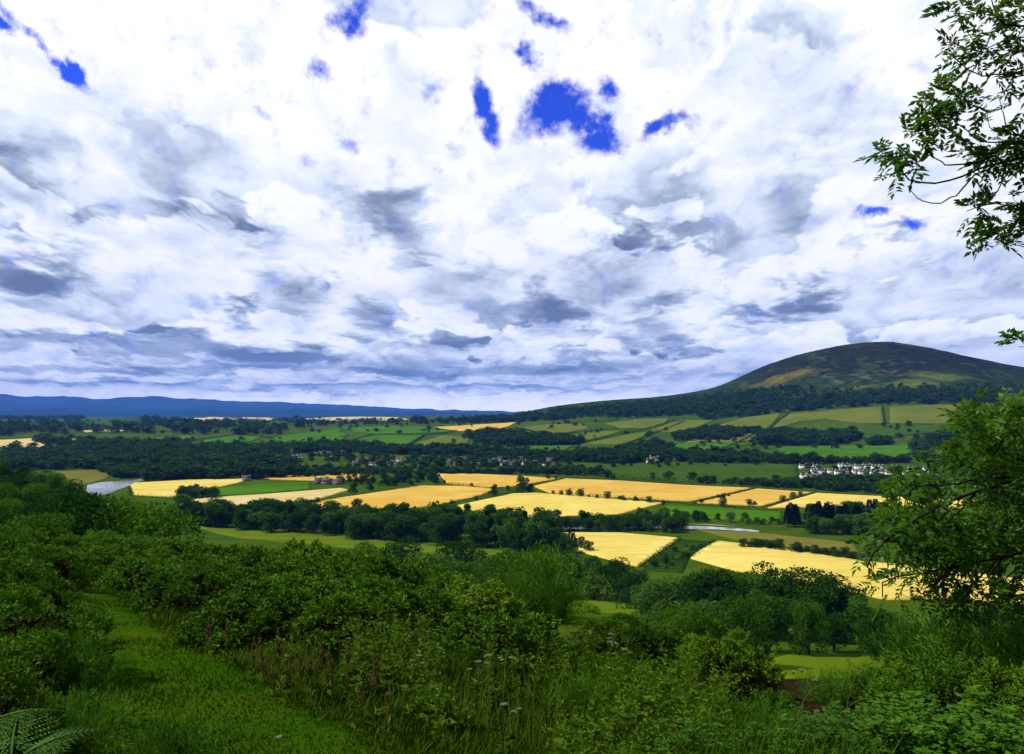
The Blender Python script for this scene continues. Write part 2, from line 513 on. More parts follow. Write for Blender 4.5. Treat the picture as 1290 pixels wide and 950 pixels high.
M_GRASS = grass_material()
RMAX = 30000.
ang = np.concatenate([np.arange(-43, 43.01, .2), np.arange(47, 313.1, 4.)])
rad = np.geomspace(1.2, RMAX, 340)
A_, R_ = np.meshgrid(np.radians(ang), rad)
gx = (np.sin(A_) * R_).ravel(); gy = (np.cos(A_) * R_).ravel()
GV = np.stack([gx, gy, H(gx, gy)], 1)
na = len(ang); nr = len(rad)
i_, j_ = np.meshgrid(np.arange(nr - 1), np.arange(na), indexing='ij')
jn = (j_ + 1) % na
GF = np.stack([i_ * na + j_, i_ * na + jn, (i_ + 1) * na + jn, (i_ + 1) * na + j_], -1).reshape(-1, 4)[:, ::-1]
GV = np.concatenate([GV, [[0, 0, H(0, 0)]]])
ctr = len(GV) - 1
cap = np.array([[ctr, (j + 1) % na, j] for j in range(na)])
gme = mesh('ground', GV, [GF, cap], M_GRASS, True)
tag(link('ground', gme), kind='structure')
_bv = BVHTree.FromPolygons([tuple(v) for v in GV], [tuple(f) for f in GF], epsilon=0.)


def gz(x, y):
    h = _bv.ray_cast(Vector((x, y, 5000.)), Vector((0, 0, -1.)))
    return h[0].z if h[0] is not None else float(H(x, y))


def sheet(name, poly, off, mat, skirt=0., step=None, world=False):
    """a sheet following the ground inside an outline (photograph pixels or world x,y), with a real edge of height `skirt`"""
    if world: W = np.asarray(poly, float)[:, :2]
    else:
        a = np.asarray(poly, float)
        W = ground(a[:, 0], a[:, 1])[:, :2]
    size = np.ptp(W, axis=0).max()
    st = step or max(size / 28., 1.)
    B = []
    for i in range(len(W)):
        p, q = W[i], W[(i + 1) % len(W)]
        n = max(1, int(np.linalg.norm(q - p) / st))
        for k in range(n): B.append(p + (q - p) * k / n)
    nb = len(B)
    lo = W.min(0); hi = W.max(0)
    pts = [Vector(b) for b in B]
    for x in np.arange(lo[0] + st / 2, hi[0], st):
        for y in np.arange(lo[1] + st / 2, hi[1], st): pts.append(Vector((x + random.uniform(-.1, .1) * st, y + random.uniform(-.1, .1) * st)))
    vs, es, fs, ov, oe, of = delaunay_2d_cdt(pts, [], [list(range(nb))], 1, 1e-4)
    V = np.array([(v.x, v.y, gz(v.x, v.y) + off) for v in vs])
    F = [f if len(f) == 3 else f[:3] for f in fs]
    F = np.array([list(f) for f in F])
    n = np.cross(V[F[:, 1]] - V[F[:, 0]], V[F[:, 2]] - V[F[:, 0]])
    F[n[:, 2] < 0] = F[n[:, 2] < 0][:, ::-1]
    Fl = [F]
    if skirt:
        idx = [i for i, o in enumerate(ov)]
        cnt = {}
        for f in F:
            for a, b in ((f[0], f[1]), (f[1], f[2]), (f[2], f[0])): cnt[(a, b)] = 1
        bd = [(a, b) for (a, b) in cnt if (b, a) not in cnt]
        used = sorted({a for e in bd for a in e}); k = {a: len(V) + i for i, a in enumerate(used)}
        V = np.concatenate([V, V[used] - np.array([0, 0, skirt])])
        Fl.append(np.array([(b, a, k[a], k[b]) for a, b in bd]))
    me = mesh(name, V, Fl, mat, False)
    return link(name, me)


# ------------------------------------------------------------------ the big hill: heather moor above the fields
def hill_material():
    m, t, out = material('heather_moor')
    geo = t.node('ShaderNodeNewGeometry'); pos = geo.outputs['Position']
    x, y, z = t.sep(pos)
    n = t.noise(pos, .008, 6., .65); n2 = t.noise(pos, .03, 6., .7)
    zz = t.m('ADD', z, t.m('MULTIPLY', t.m('SUBTRACT', n, .5), 160.))
    c = t.mix(t.mr(n2, .4, .62, smooth=True), (.010, .030, .008), (.030, .050, .012))
    heath = t.mix(t.mr(n2, .4, .62, smooth=True), (.010, .016, .012), (.024, .026, .018))
    c = t.mix(t.mr(zz, 165., 235., smooth=True), c, heath)
    top = t.mix(n2, (.020, .034, .009), (.034, .044, .012))
    c = t.mix(t.mr(zz, 318., 350., 0., .8, smooth=True), c, top)
    jit = t.v('ADD', pos, t.v('SCALE', t.v('SUBTRACT', t.noise(pos, .006, 4., .6, col=True), (.5, .5, .5)), scale=170.))
    gul = t.noise(t.mapping(jit, scale=(1., .22, 1.)), .02, 5., .65)
    c = t.mix(t.mr(gul, .56, .66, 0., .55, smooth=True), c, (.05, .075, .02))
    c = t.mix(t.mr(gul, .44, .34, 0., .6, smooth=True), c, (.006, .010, .006))
    tan = blob3(t, jit, [(985, 477, 120, 75, 8), (962, 484, 90, 50, 0), (1005, 470, 70, 50, 0)])
    c = t.mix(t.m('MULTIPLY', tan, t.mr(n2, .35, .6, .45, .95)), c, (.145, .12, .03))
    grn = blob3(t, jit, [(1150, 484, 110, 70, 0), (1175, 474, 130, 45, -20), (1200, 478, 120, 35, -14), (1075, 492, 120, 40, 0), (1280, 492, 60, 50, 0)])
    c = t.mix(t.m('MULTIPLY', grn, t.mr(n2, .35, .6, .35, .9)), c, (.12, .15, .022))
    sc = blob3(t, jit, [(1050, 474, 35, 130, 20), (1040, 468, 25, 110, 35), (1092, 474, 30, 110, -10), (1118, 470, 25, 80, 0), (1070, 480, 90, 60, 0)])
    c = t.mix(t.m('MULTIPLY', sc, t.mr(n2, .45, .6, .0, .8)), c, (.11, .115, .085))
    b = t.node('ShaderNodeBsdfPrincipled')
    t.set(b.inputs['Base Color'], c); b.inputs['Roughness'].default_value = .9; b.inputs['Specular IOR Level'].default_value = 0.
    bp = t.node('ShaderNodeBump'); bp.inputs['Strength'].default_value = 1.; bp.inputs['Distance'].default_value = 6.
    t.l.new(n2, bp.inputs['Height']); t.l.new(bp.outputs[0], b.inputs['Normal'])
    t.l.new(b.outputs[0], out.inputs[0])
    return m


_low = ground([700, 760, 830, 880, 950, 1010, 1100, 1200, 1290], [521, 519, 515, 511, 507, 507, 508, 504, 502])
_hp = [(p[0], p[1]) for p in _low] + [(2500, 2150), (3600, 2250), (3900, 3300), (3000, 4000), (1200, 3900), (100, 3500), (40, 3020)]
tag(sheet('hill', _hp, 1.2, hill_material(), 2.5, 42., True), kind='structure')

# ------------------------------------------------------------------ blue mountains far behind the plain
M_FAR = plain('far_moor_haze_blue', (.016, .06, .15), .9, .3, .0006)  # moor colour with the blue of distance haze painted in
def mountains(name, px, py, y0, depth, seed):
    u, v = ray(px, py)
    cz0 = pchip(list(u * y0), list(CAM_Z + v * y0))
    cz = lambda q: cz0(q) + y0 * .0009 * fbm(q / (y0 * .018), q * 0 + seed, 3, seed)
    xs = np.linspace(u[0] * y0, u[-1] * y0, 240)
    ts = np.linspace(-1, 1, 25)
    V = []
    for tt in ts:
        yy = y0 + tt * depth
        prof = (1 - abs(tt)) ** 1.25
        z = 10 + (cz(xs) - 10) * prof * (1 + .10 * fbm(xs / 2600 + tt * 2, xs * 0 + tt * 4, 3, seed) * (abs(tt) > .02))
        V.append(np.stack([xs, np.full_like(xs, yy), z], 1))
    V = np.concatenate(V); k = len(xs)
    i, j = np.meshgrid(np.arange(len(ts) - 1), np.arange(k - 1), indexing='ij')
    F = np.stack([i*k+j, i*k+j+1, (i+1)*k+j+1, (i+1)*k+j], -1).reshape(-1, 4)
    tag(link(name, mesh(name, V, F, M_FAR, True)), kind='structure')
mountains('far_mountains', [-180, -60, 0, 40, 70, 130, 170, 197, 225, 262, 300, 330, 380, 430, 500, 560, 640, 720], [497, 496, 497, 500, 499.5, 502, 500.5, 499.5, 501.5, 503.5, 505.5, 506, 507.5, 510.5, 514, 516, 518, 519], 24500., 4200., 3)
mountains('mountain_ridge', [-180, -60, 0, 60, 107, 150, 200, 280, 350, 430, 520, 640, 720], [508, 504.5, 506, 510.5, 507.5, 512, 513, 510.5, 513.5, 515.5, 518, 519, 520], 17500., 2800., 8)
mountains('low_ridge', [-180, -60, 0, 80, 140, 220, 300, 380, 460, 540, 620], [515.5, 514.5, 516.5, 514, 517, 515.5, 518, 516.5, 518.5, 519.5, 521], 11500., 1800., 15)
# ------------------------------------------------------------------ fields and water
def wheat_material(name, a, b, dirn=0.):
    m, t, out = material(name)
    geo = t.node('ShaderNodeNewGeometry'); pos = geo.outputs['Position']
    oi = t.node('ShaderNodeObjectInfo')
    big = t.noise(pos, .014, 6., .68); fine = t.noise(pos, .9, 4., .7)
    streak = t.noise(t.mapping(pos, rot=(0, 0, R(dirn)), scale=(.012, .11, .1)), 1., 5., .6)
    w = t.node('ShaderNodeTexWave'); w.wave_type = 'BANDS'; w.bands_direction = 'Y'
    t.set(w.inputs[0], t.mapping(pos, rot=(0, 0, R(dirn)))); w.inputs['Scale'].default_value = .013; w.inputs['Distortion'].default_value = .4; w.inputs['Detail'].default_value = 0.
    tram = t.m('MULTIPLY', t.mr(w.outputs['Fac'], .99, 1., 0., .5), t.mr(t.noise(pos, .02, 3., .5), .45, .6))
    c = t.mix(t.mr(big, .38, .6, smooth=True), a, b)
    c = t.mix(t.mr(t.noise(t.mapping(pos, loc=(70, 30, 0)), .02, 5., .7), .55, .72, 0., .7, smooth=True), c, tuple(min(.8, q * 1.12) + .03 for q in a))
    c = t.mix(t.mr(streak, .45, .7, 0., .55, smooth=True), c, tuple(q * .78 for q in b))
    c = t.mix(t.mr(fine, .3, .7, 0., .35), c, tuple(q * .7 for q in a))
    c = t.mix(tram, c, (.22, .17, .04))
    bs = t.node('ShaderNodeBsdfPrincipled')
    t.set(bs.inputs['Base Color'], c); bs.inputs['Roughness'].default_value = .8; bs.inputs['Specular IOR Level'].default_value = 0.
    t.l.new(bs.outputs[0], out.inputs[0])
    return m


def pasture(name, a, b, d=None, ang=20.):
    m, t, out = material(name)
    geo = t.node('ShaderNodeNewGeometry'); pos = geo.outputs['Position']
    n = t.noise(pos, .01, 6., .65); n2 = t.noise(t.mapping(pos, rot=(0, 0, R(ang)), scale=(.02, .12, .1)), 1., 5., .65)
    c = t.mix(t.mr(n, .35, .65, smooth=True), a, b)
    c = t.mix(t.mr(n2, .42, .68, 0., .6, smooth=True), c, d or tuple(.72 * q for q in b))
    bs = t.node('ShaderNodeBsdfPrincipled')
    t.set(bs.inputs['Base Color'], c); bs.inputs['Roughness'].default_value = .9; bs.inputs['Specular IOR Level'].default_value = 0.
    t.l.new(bs.outputs[0], out.inputs[0])
    return m


M_W1 = wheat_material('ripe_wheat', (.63, .43, .095), (.54, .335, .056), 20)
M_W2 = wheat_material('pale_barley', (.67, .565, .15), (.60, .46, .09), -25)
M_W3 = wheat_material('cut_stubble', (.60, .50, .24), (.55, .42, .16), 10)
M_G1 = pasture('bright_pasture', (.060, .17, .006), (.042, .125, .006))
M_G2 = pasture('olive_pasture', (.115, .150, .014), (.080, .120, .010), (.13, .12, .02))
M_G3 = pasture('dull_pasture', (.045, .095, .007), (.034, .075, .006))
M_G4 = pasture('hay_pasture', (.16, .15, .028), (.12, .125, .022))
M_G5 = pasture('dark_pasture', (.026, .062, .006), (.014, .036, .005))

M_G6 = pasture('yellow_green_meadow', (.110, .165, .006), (.080, .13, .005))  # yellow-green grass of the near meadows
CROPS = [
 # valley floor
 ('w2', [(163,613),(170,609),(213,606.5),(253,604),(317,603.5),(300,609),(272,615),(246,622),(222,627),(166,624)]),
 ('g1', [(273,615.5),(330,610),(390,607),(392,616),(310,623.5),(270,625.5)]),
 ('w3', [(227,631),(270,627),(330,623.6),(430,615.5),(440,618),(400,630),(350,634),(300,637)]),
 ('w1', [(363,639),(430,627.5),(530,612.5),(585,613),(625,617),(600,627),(545,638),(500,645),(400,646)]),
 ('w1', [(327,604),(350,600),(430,597),(470,597.5),(470,604),(400,606)]),
 ('w1', [(553,597),(600,597.5),(663,600.5),(705,603.5),(677,608.5),(647,613.5),(617,615),(563,609.5)]),
 ('w1', [(672,613),(713,603.5),(780,606),(860,611.5),(949,615.5),(910,624),(872,632.5),(800,628.5),(697,623)]),
 ('w2', [(560,641),(647,622.5),(675,621.5),(760,628),(836,634.5),(803,643),(780,649),(700,652),(600,650)]),
 ('w1', [(954,616.3),(1024,621),(995,629),(961,638),(915,636),(878,634)]),
 ('w2', [(1029,621.8),(1111,626),(1180,629),(1230,632),(1215,640),(1110,637),(1010,640),(965,640.5)]),
 ('w2', [(677,673),(720,672),(780,672),(857,679),(837,693),(803,715),(754,702),(710,690)]),
 ('w2', [(870,704),(880,695),(904,682.5),(980,691),(1075,706),(1180,718),(1290,731),(1420,748),(1420,775),(1290,762),(1200,758),(1116,756),(1060,742),(995,730),(927,720)]),
 ('g1', [(838,637),(870,638),(985,645),(984,657),(930,655),(846,651)]),
 ('g3', [(755,589),(790,585.5),(860,584),(1005,584.5),(1006,600),(960,606.5),(860,606.5),(770,602)]),
 ('g4', [(70,594),(133,592),(147,596),(132,604),(100,613),(92,606)]),
 ('g4', [(880,668),(960,672),(1075,684),(1085,700),(990,689),(930,681)]),
 # slopes under the hill
 ('g1', [(978,564),(1050,562),(1150,561),(1150,571),(1130,577),(1062,579),(990,572)]),
 ('g1', [(845,560),(927,557.5),(945,560),(905,567),(860,568.5),(838,566)]),
 ('g4', [(872,554),(905,549),(953,546),(953,555),(926,557),(862,559)]),
 ('g2', [(908,535),(940,526),(984,520),(965,541),(920,543)]),
 ('g2', [(972,540),(983,530),(996,522),(1050,517),(1111,512.5),(1114,533.5),(1085,533),(1040,528),(1010,531)]),
 ('g2', [(1121,512.5),(1200,510),(1290,507.5),(1330,507),(1330,538),(1270,536.5),(1121,533.5)]),
 ('g3', [(1088,537),(1150,536),(1212,536.5),(1205,543),(1140,549),(1095,557),(1078,554)]),
 ('g3', [(1220,538),(1330,540),(1330,556),(1220,552)]),
 ('g2', [(657,539),(690,535),(735,534.5),(743,540),(697,548)]),
 ('g2', [(700,553),(740,545),(785,542.5),(770,548),(728,558)]),
 ('g2', [(732,560),(790,548),(828,543),(800,555),(783,560)]),
 ('g1', [(628,568),(660,562.5),(722,561.5),(712,568),(680,573)]),
 ('g2', [(763,534),(800,529),(843,527.5),(838,534),(815,540),(785,540)]),
 ('g2', [(820,542),(845,533),(862,530),(900,529),(880,538),(850,545)]),
 ('g1', [(828,563),(845,561),(836,566)]),
 ('g3', [(700,528),(760,524),(800,523),(760,531),(710,533)]),
 ('w1', [(548,538.5),(600,535.5),(650,532.5),(640,538),(620,542),(580,543)]),
 ('g1', [(432,539),(490,537),(540,538),(572,544),(540,546),(480,547)]),
 ('g1', [(445,553),(480,549),(532,549),(518,560),(460,560)]),
 ('g2', [(527,558),(560,549),(594,552),(590,559),(572,565),(535,563)]),
 ('g1', [(345,553),(390,545),(430,540),(440,548),(430,556),(366,558)]),
 ('g1', [(253,555),(300,549),(332,550),(318,556),(268,560)]),
 ('g3', [(600,528),(640,526),(690,524),(670,530),(620,533)]),
 ('g6', [(560,752),(600,738),(640,742),(700,746),(760,740),(800,752),(840,766),(820,778),(760,772),(640,765)]),
 ('g6', [(236,660),(330,668),(430,676),(560,688),(640,694),(640,700),(540,699),(430,690),(300,678)]),
 ('g2', [(1345,512),(1480,512),(1480,545),(1345,540)]),('g1', [(1345,556),(1500,552),(1500,575),(1345,575)]),
 # far left
 ('w3', [(-60,556),(0,555),(60,552),(130,555),(208,561),(180,565),(90,564),(0,563),(-60,564)]),
 ('g3', [(90,531),(130,527),(173,524),(187,534),(150,536)]),
 ('w3', [(230,528),(262,525),(290,524),(300,528),(262,531)]),
 ('w3', [(305,524),(340,522.5),(362,528),(330,531)]),
 ('w3', [(378,528),(430,525.5),(500,526),(520,529),(440,531)]),
 ('g3', [(27,531),(45,529),(44,535),(28,536)]),
 ('w3', [(105,543),(160,541),(160,543.5),(108,545)]),
 ('w3', [(430,523.5),(470,523),(500,524),(455,525)]),
 ('g2', [(190,552),(240,549),(245,553),(205,556)]),
]
_mm = dict(w1=M_W1, w2=M_W2, w3=M_W3, g1=M_G1, g2=M_G2, g3=M_G3, g4=M_G4, g6=M_G6)
for k, poly in CROPS:
    w = k[0] == 'w'
    far = ground([poly[0][0]], [poly[0][1]])[0][1] > 1400
    off = .75 if w else .3
    if far: off += .9
    o = sheet({'w1': 'wheat_field', 'w2': 'barley_field', 'w3': 'stubble_field'}.get(k, 'grass_field'), poly, off, _mm[k], off + .6)
    tag(o, kind='structure')
_mw = np.array([(30, 78), (60, 82), (85, 120), (92, 150), (75, 166), (58, 168), (46, 150), (36, 112)], float)
tag(sheet('grass_field', _mw, .12, M_G6, .4, None, True), kind='structure')
# dark rough grass verge between the two near fields with the farm track
tag(sheet('verge', [(808,719),(838,693),(858,680),(903,683),(880,694),(868,704),(860,722)], .25, M_G5, .6), kind='structure')
M_TRACK = pasture('track_grass', (.05, .09, .010), (.036, .066, .009))
tag(sheet('track', [(833,716),(873,684.5),(875,684.7),(838,717)], .29, M_TRACK, .3), kind='structure')

m, t, out = material('river_water')
geo = t.node('ShaderNodeNewGeometry')
bs = t.node('ShaderNodeBsdfPrincipled')
t.set(bs.inputs['Base Color'], t.mix(t.mr(t.noise(t.mapping(geo.outputs['Position'], scale=(.05, .3, 1)), 1., 5., .6), .42, .6, smooth=True), (.20, .24, .27), (.48, .51, .53))); bs.inputs['Roughness'].default_value = .12; bs.inputs['IOR'].default_value = 1.33
nn = t.noise(t.mapping(geo.outputs['Position'], scale=(1, 1, 1)), .35, 4., .6)
bp = t.node('ShaderNodeBump'); bp.inputs['Strength'].default_value = .35; bp.inputs['Distance'].default_value = .25
t.l.new(nn, bp.inputs['Height']); t.l.new(bp.outputs[0], bs.inputs['Normal'])
t.l.new(bs.outputs[0], out.inputs[0])
M_WATER = m
tag(sheet('river', [(99,617),(110,611),(128,607.5),(166,605.5),(190,600.5),(196,602),(172,608),(160,613),(146,618),(126,624),(60,650),(40,645)], .08, M_WATER), kind='structure')
tag(sheet('river', [(600,665),(700,663),(780,662),(842,663.5),(880,662.6),(935,666),(956,668.6),(956,670.6),(900,667),(840,666.5),(780,665.5),(700,667),(600,669)], .08, M_WATER), kind='structure')
# gravel bank of the river
M_BANK = plain('river_gravel', (.30, .27, .22), .9, .4, .3)
tag(sheet('bank', [(862,660.2),(900,660.6),(936,663.8),(880,660.9)], .12, M_BANK), kind='structure')
# ------------------------------------------------------------------ trees
M_BARK = plain('bark', (.05, .042, .03), .9, .45, 6.)
M_LEAF_A = leaf_mat('leaf_mid_green', (.008, .046, .004), (.075, .18, .010), .32)
M_LEAF_B = leaf_mat('leaf_dark_green', (.004, .026, .004), (.036, .105, .009), .28)
M_LEAF_C = leaf_mat('leaf_pale_green', (.024, .082, .012), (.095, .190, .024), .32)
M_CONIF = leaf_mat('conifer_needles', (.003, .015, .005), (.008, .028, .008), .12)
M_FARW = leaf_mat('far_wood_leaves', (.006, .026, .006), (.034, .092, .014), .25, patch=.035)


def crown_np(seed, n_lobes, n_leaf, leaf, shape='round', base=.22):
    """leaf faces of a unit-height crown"""
    r = np.random.default_rng(seed)
    L = []
    if shape == 'conifer':
        z = r.uniform(0.12, 1.0, n_leaf) ** .9
        a = r.uniform(0, 2*np.pi, n_leaf)
        tier = .8 + .2 * np.cos(z * 2 * np.pi * 9)
        rr = (1.02 - z) * .24 * tier * r.uniform(.45, 1.1, n_leaf) + .008
        p = np.stack([np.cos(a) * rr, np.sin(a) * rr, z], 1)
        d = np.stack([np.cos(a), np.sin(a), r.normal(-.25, .3, n_leaf)], 1)
        return leaves(p, d, leaf * r.uniform(.7, 1.5, n_leaf), leaf * .6, r)
    for k in range(n_lobes):
        if shape == 'round':
            a = r.uniform(0, 2*np.pi); q = r.uniform(0, 1) ** .6 * .27
            z = r.uniform(base + .16, .84); q *= math.sin(math.pi * min(1, (z - base + .15) / (1.15 - base))) + .2
            rad = r.uniform(.11, .21)
        elif shape == 'tall':
            a = r.uniform(0, 2*np.pi); z = r.uniform(base + .1, .9); q = r.uniform(0, 1) ** .6 * .17 * (1.15 - z) + .01; rad = r.uniform(.08, .15)
        else:   # bushy, to the ground
            a = r.uniform(0, 2*np.pi); z = r.uniform(.14, .78); q = r.uniform(0, 1) ** .5 * .42 * (1 - .55 * z); rad = r.uniform(.14, .24)
        L.append((math.cos(a) * q, math.sin(a) * q, z, rad))
    L = np.array(L)
    w = L[:, 3] ** 2; idx = r.choice(len(L), n_leaf, p=w / w.sum())
    d = unit(r.normal(size=(n_leaf, 3)) + np.array([0, 0, .35]))
    rad = L[idx, 3] * r.uniform(.55, 1.0, n_leaf) ** .5 * r.choice([1., 1., 1., 1.12], n_leaf)
    p = L[idx, :3] + d * rad[:, None] * np.array([1, 1, .86])
    p[:, 2] = np.maximum(p[:, 2], .02)
    ld = unit(d * .55 + r.normal(size=(n_leaf, 3)) * .7 + np.array([0, 0, -.15]))
    nrm = unit(d + r.normal(size=(n_leaf, 3)) * .45)
    return leaves(p, ld, leaf * r.uniform(.6, 1.4, n_leaf), leaf * r.uniform(.5, .9, n_leaf), r, nrm, .12)


def trunk_mesh(name, seed, top=.75, rad=.022, limbs=6, spread=.22):
    r = np.random.default_rng(seed); mb = MB()
    k = 7; z = np.linspace(-.02, top, k)
    P = np.stack([np.cumsum(r.normal(0, .008, k)), np.cumsum(r.normal(0, .008, k)), z], 1); P[0, :2] = P[1, :2] = 0
    mb.tube(P, rad * np.linspace(1.25, .25, k), 7)
    for i in range(limbs):
        j = r.integers(2, k - 1); a = r.uniform(0, 2*np.pi); l = r.uniform(.5, 1.) * spread
        s = P[j]; e = s + np.array([math.cos(a) * l, math.sin(a) * l, l * r.uniform(.4, 1.)])
        mid = (s + e) / 2 + np.array([0, 0, -.02])
        mb.tube([s, mid, e], rad * np.array([.5, .35, .12]) * (1.2 - z[j]), 5)
    return mb.mesh(name, M_BARK, True)


PROTO = {}
def proto(kind, crown, trunk): PROTO.setdefault(kind, []).append((crown, trunk))


for mat_, key in ((M_LEAF_A, 'a'), (M_LEAF_B, 'b'), (M_LEAF_C, 'c')):
    for s in range(4):       # middle distance, a hundred pixels tall at most
        V, F = crown_np(100 + s + 17 * ord(key), 20 + 3 * s, 5400, .036, 'round', -.05)
        proto('near_' + key, mesh('crown', V, F, mat_), trunk_mesh('trunk', s))
    for s in range(3):       # across the valley, twenty to forty pixels tall
        V, F = crown_np(200 + s + 13 * ord(key), 11 + 2 * s, 1300, .07, 'round', -.02)
        proto('mid_' + key, mesh('crown', V, F, mat_), trunk_mesh('trunk', 20 + s, limbs=3))
    for s in range(3):
        V, F = crown_np(300 + s + 13 * ord(key), 12 + 3 * s, 4200, .04, 'bushy')
        proto('bush_' + key, mesh('crown', V, F, mat_), trunk_mesh('trunk', 30 + s, .5, .03, 6, .3))
for s in range(4):
    V, F = crown_np(400 + s, 0, 1500, .05, 'conifer')
    proto('conifer', mesh('crown', V, F, M_CONIF), trunk_mesh('trunk', 40 + s, .9, .016, 0))
for s in range(3):
    V, F = crown_np(420 + s, 14, 1300, .055, 'tall', .1)
    proto('tall', mesh('crown', V, F, M_LEAF_B), trunk_mesh('trunk', 44 + s, .85, .016, 3))


def plant(kind, name, label, cat, group, x, y, h, wide=1., z=None, parts=('crown', 'trunk'), sink=.15):
    cr, tr = random.choice(PROTO[kind])
    o = link(name, None, None, (x, y, (gz(x, y) if z is None else z) - sink))
    o.empty_display_size = .5
    o.rotation_euler = (0, 0, random.uniform(0, 6.283))
    w = h * wide * random.uniform(.92, 1.08)
    o.scale = (w, w, h)
    tag(o, label, cat, group)
    link(parts[0], cr, o); link(parts[1], tr, o)
    return o


def by_top(px, y, top_py):
    """x, ground z and height of something at depth y whose top shows at top_py"""
    p = at(px, top_py, y); g = gz(p[0], y)
    return p[0], g, p[2] - g


def in_poly(n, poly, seed, mind=0.):
    r = np.random.default_rng(seed); poly = np.asarray(poly, float)
    lo = poly.min(0); hi = poly.max(0); out = []
    tries = 0
    while len(out) < n and tries < 60000:
        tries += 1
        p = r.uniform(lo, hi)
        a = poly; b = np.roll(poly, -1, 0)
        c = ((a[:, 1] > p[1]) != (b[:, 1] > p[1])) & (p[0] < (b[:, 0] - a[:, 0]) * (p[1] - a[:, 1]) / (b[:, 1] - a[:, 1] + 1e-12) + a[:, 0])
        if c.sum() % 2 and all(abs(p[0]-q[0]) + 2.2*abs(p[1]-q[1]) > mind for q in out): out.append(p)
    return np.array(sorted(out, key=lambda q: q[0]))


def grove(n, poly, kinds, hr, name, where, cat, group, seed, wide=1., mind=0., top=None):
    """individual trees whose feet stand at random places of an outline; ordinals run from left to right"""
    pts = in_poly(n, poly, seed, mind)
    W = ground(pts[:, 0], pts[:, 1])
    r = np.random.default_rng(seed + 1)
    for i, w in enumerate(W):
        k = kinds[int(r.integers(len(kinds)))]
        h = r.uniform(*hr)
        plant(k, name, where % nth(i + 1), cat, group, w[0], w[1], h, wide)


# --- shelterbelt across the valley floor, in front of the wheat
for half, n_, poly_ in (('left', 78, [(225,646),(262,648),(430,655),(480,657),(480,682),(430,678),(300,668),(225,658)]), ('right', 80, [(480,657),(520,660),(610,660),(680,668),(698,676),(698,696),(680,696),(560,686),(480,682)])):
    grove(n_, poly_, ['mid_b', 'mid_b', 'mid_b', 'mid_a', 'tall'], (12, 17), 'shelterbelt_tree', 'dark tree in the ' + half + ' half of the shelterbelt below the wheat, %s from its left', 'tree', 'trees of the shelterbelt below the wheat fields', 11, 1.3, 6)
grove(14, [(560,668),(670,670),(690,694),(600,684)], ['conifer', 'conifer', 'tall'], (12, 16), 'spruce', 'dark pointed spruce at the right end of the shelterbelt, %s from the left', 'tree', 'spruces at the shelterbelt end', 12, 1.2, 8)
grove(15, [(692,680),(715,683),(740,690),(742,696),(692,697)], ['conifer', 'mid_b'], (6.5, 9.5), 'spruce', 'short dark spruce between the shelterbelt end and the near left barley, %s from the left', 'tree', 'short spruces beside the near left barley', 29, 1.3, 4)
for i, (px, top) in enumerate([(455, 633), (505, 631), (548, 630), (572, 634), (640, 640), (655, 637), (680, 638), (700, 640), (735, 641), (755, 645), (520, 636), (400, 641), (360, 642), (285, 640), (245, 634), (270, 628)]):
    x, g, h = by_top(px, 560, top)
    plant('mid_b' if i % 3 else 'mid_a', 'shelterbelt_tree', 'tall crown standing above the shelterbelt line, %s in the run of tall ones' % nth(i + 1), 'tree', 'tall trees above the shelterbelt', x, 560, h, 1.1)
grove(34, [(690,664),(760,663),(840,664),(862,667),(862,672),(760,671),(690,668)], ['mid_b', 'mid_a', 'bush_b'], (8, 11.5), 'riverside_tree', 'small riverside tree behind the near left barley field, %s from the left', 'tree', 'riverside trees behind the barley', 13, 1.05, 6)
grove(26, [(805,652),(860,650),(925,655),(985,660),(980,664),(905,660),(840,660),(805,657)], ['mid_a', 'bush_a', 'bush_c', 'mid_b'], (5, 9), 'riverside_tree', 'round bush-like tree on the far river bank, %s from the left', 'tree', 'trees on the far river bank', 14, 1.1, 7)
# --- dark plantation on the right and the willows before it
grove(42, [(990,657),(1050,655),(1130,657),(1150,664),(1112,668),(990,664)], ['conifer', 'conifer', 'tall'], (12, 16.5), 'spruce', 'dark spruce of the square plantation by the river, %s from the left', 'tree', 'spruces of the riverside plantation', 15, 1.5, 6)
grove(14, [(1020,673),(1110,675),(1140,673),(1110,670),(1015,668)], ['mid_a', 'bush_c', 'mid_b'], (10, 13.5), 'willow', 'grey green willow in front of the dark plantation, %s from the left', 'tree', 'willows before the plantation', 16, 1.15, 8)
grove(24, [(930,687),(990,691),(1090,706),(1100,712),(1060,704),(985,694),(935,690)], ['bush_b', 'bush_b', 'mid_b'], (4, 6.5), 'hedgerow_tree', 'dark bushy tree along the top of the near right barley, %s from the left', 'tree', 'bushes along the top of the near barley', 17, 1.3, 5)
grove(16, [(815,716),(840,695),(858,683),(895,685),(866,704),(850,718)], ['bush_b', 'bush_b', 'bush_a'], (2.2, 4.2), 'verge_bush', 'small scrub bush on the verge between the near barleys, %s from the left', 'bush', 'scrub on the verge', 27, 1.3, 5)
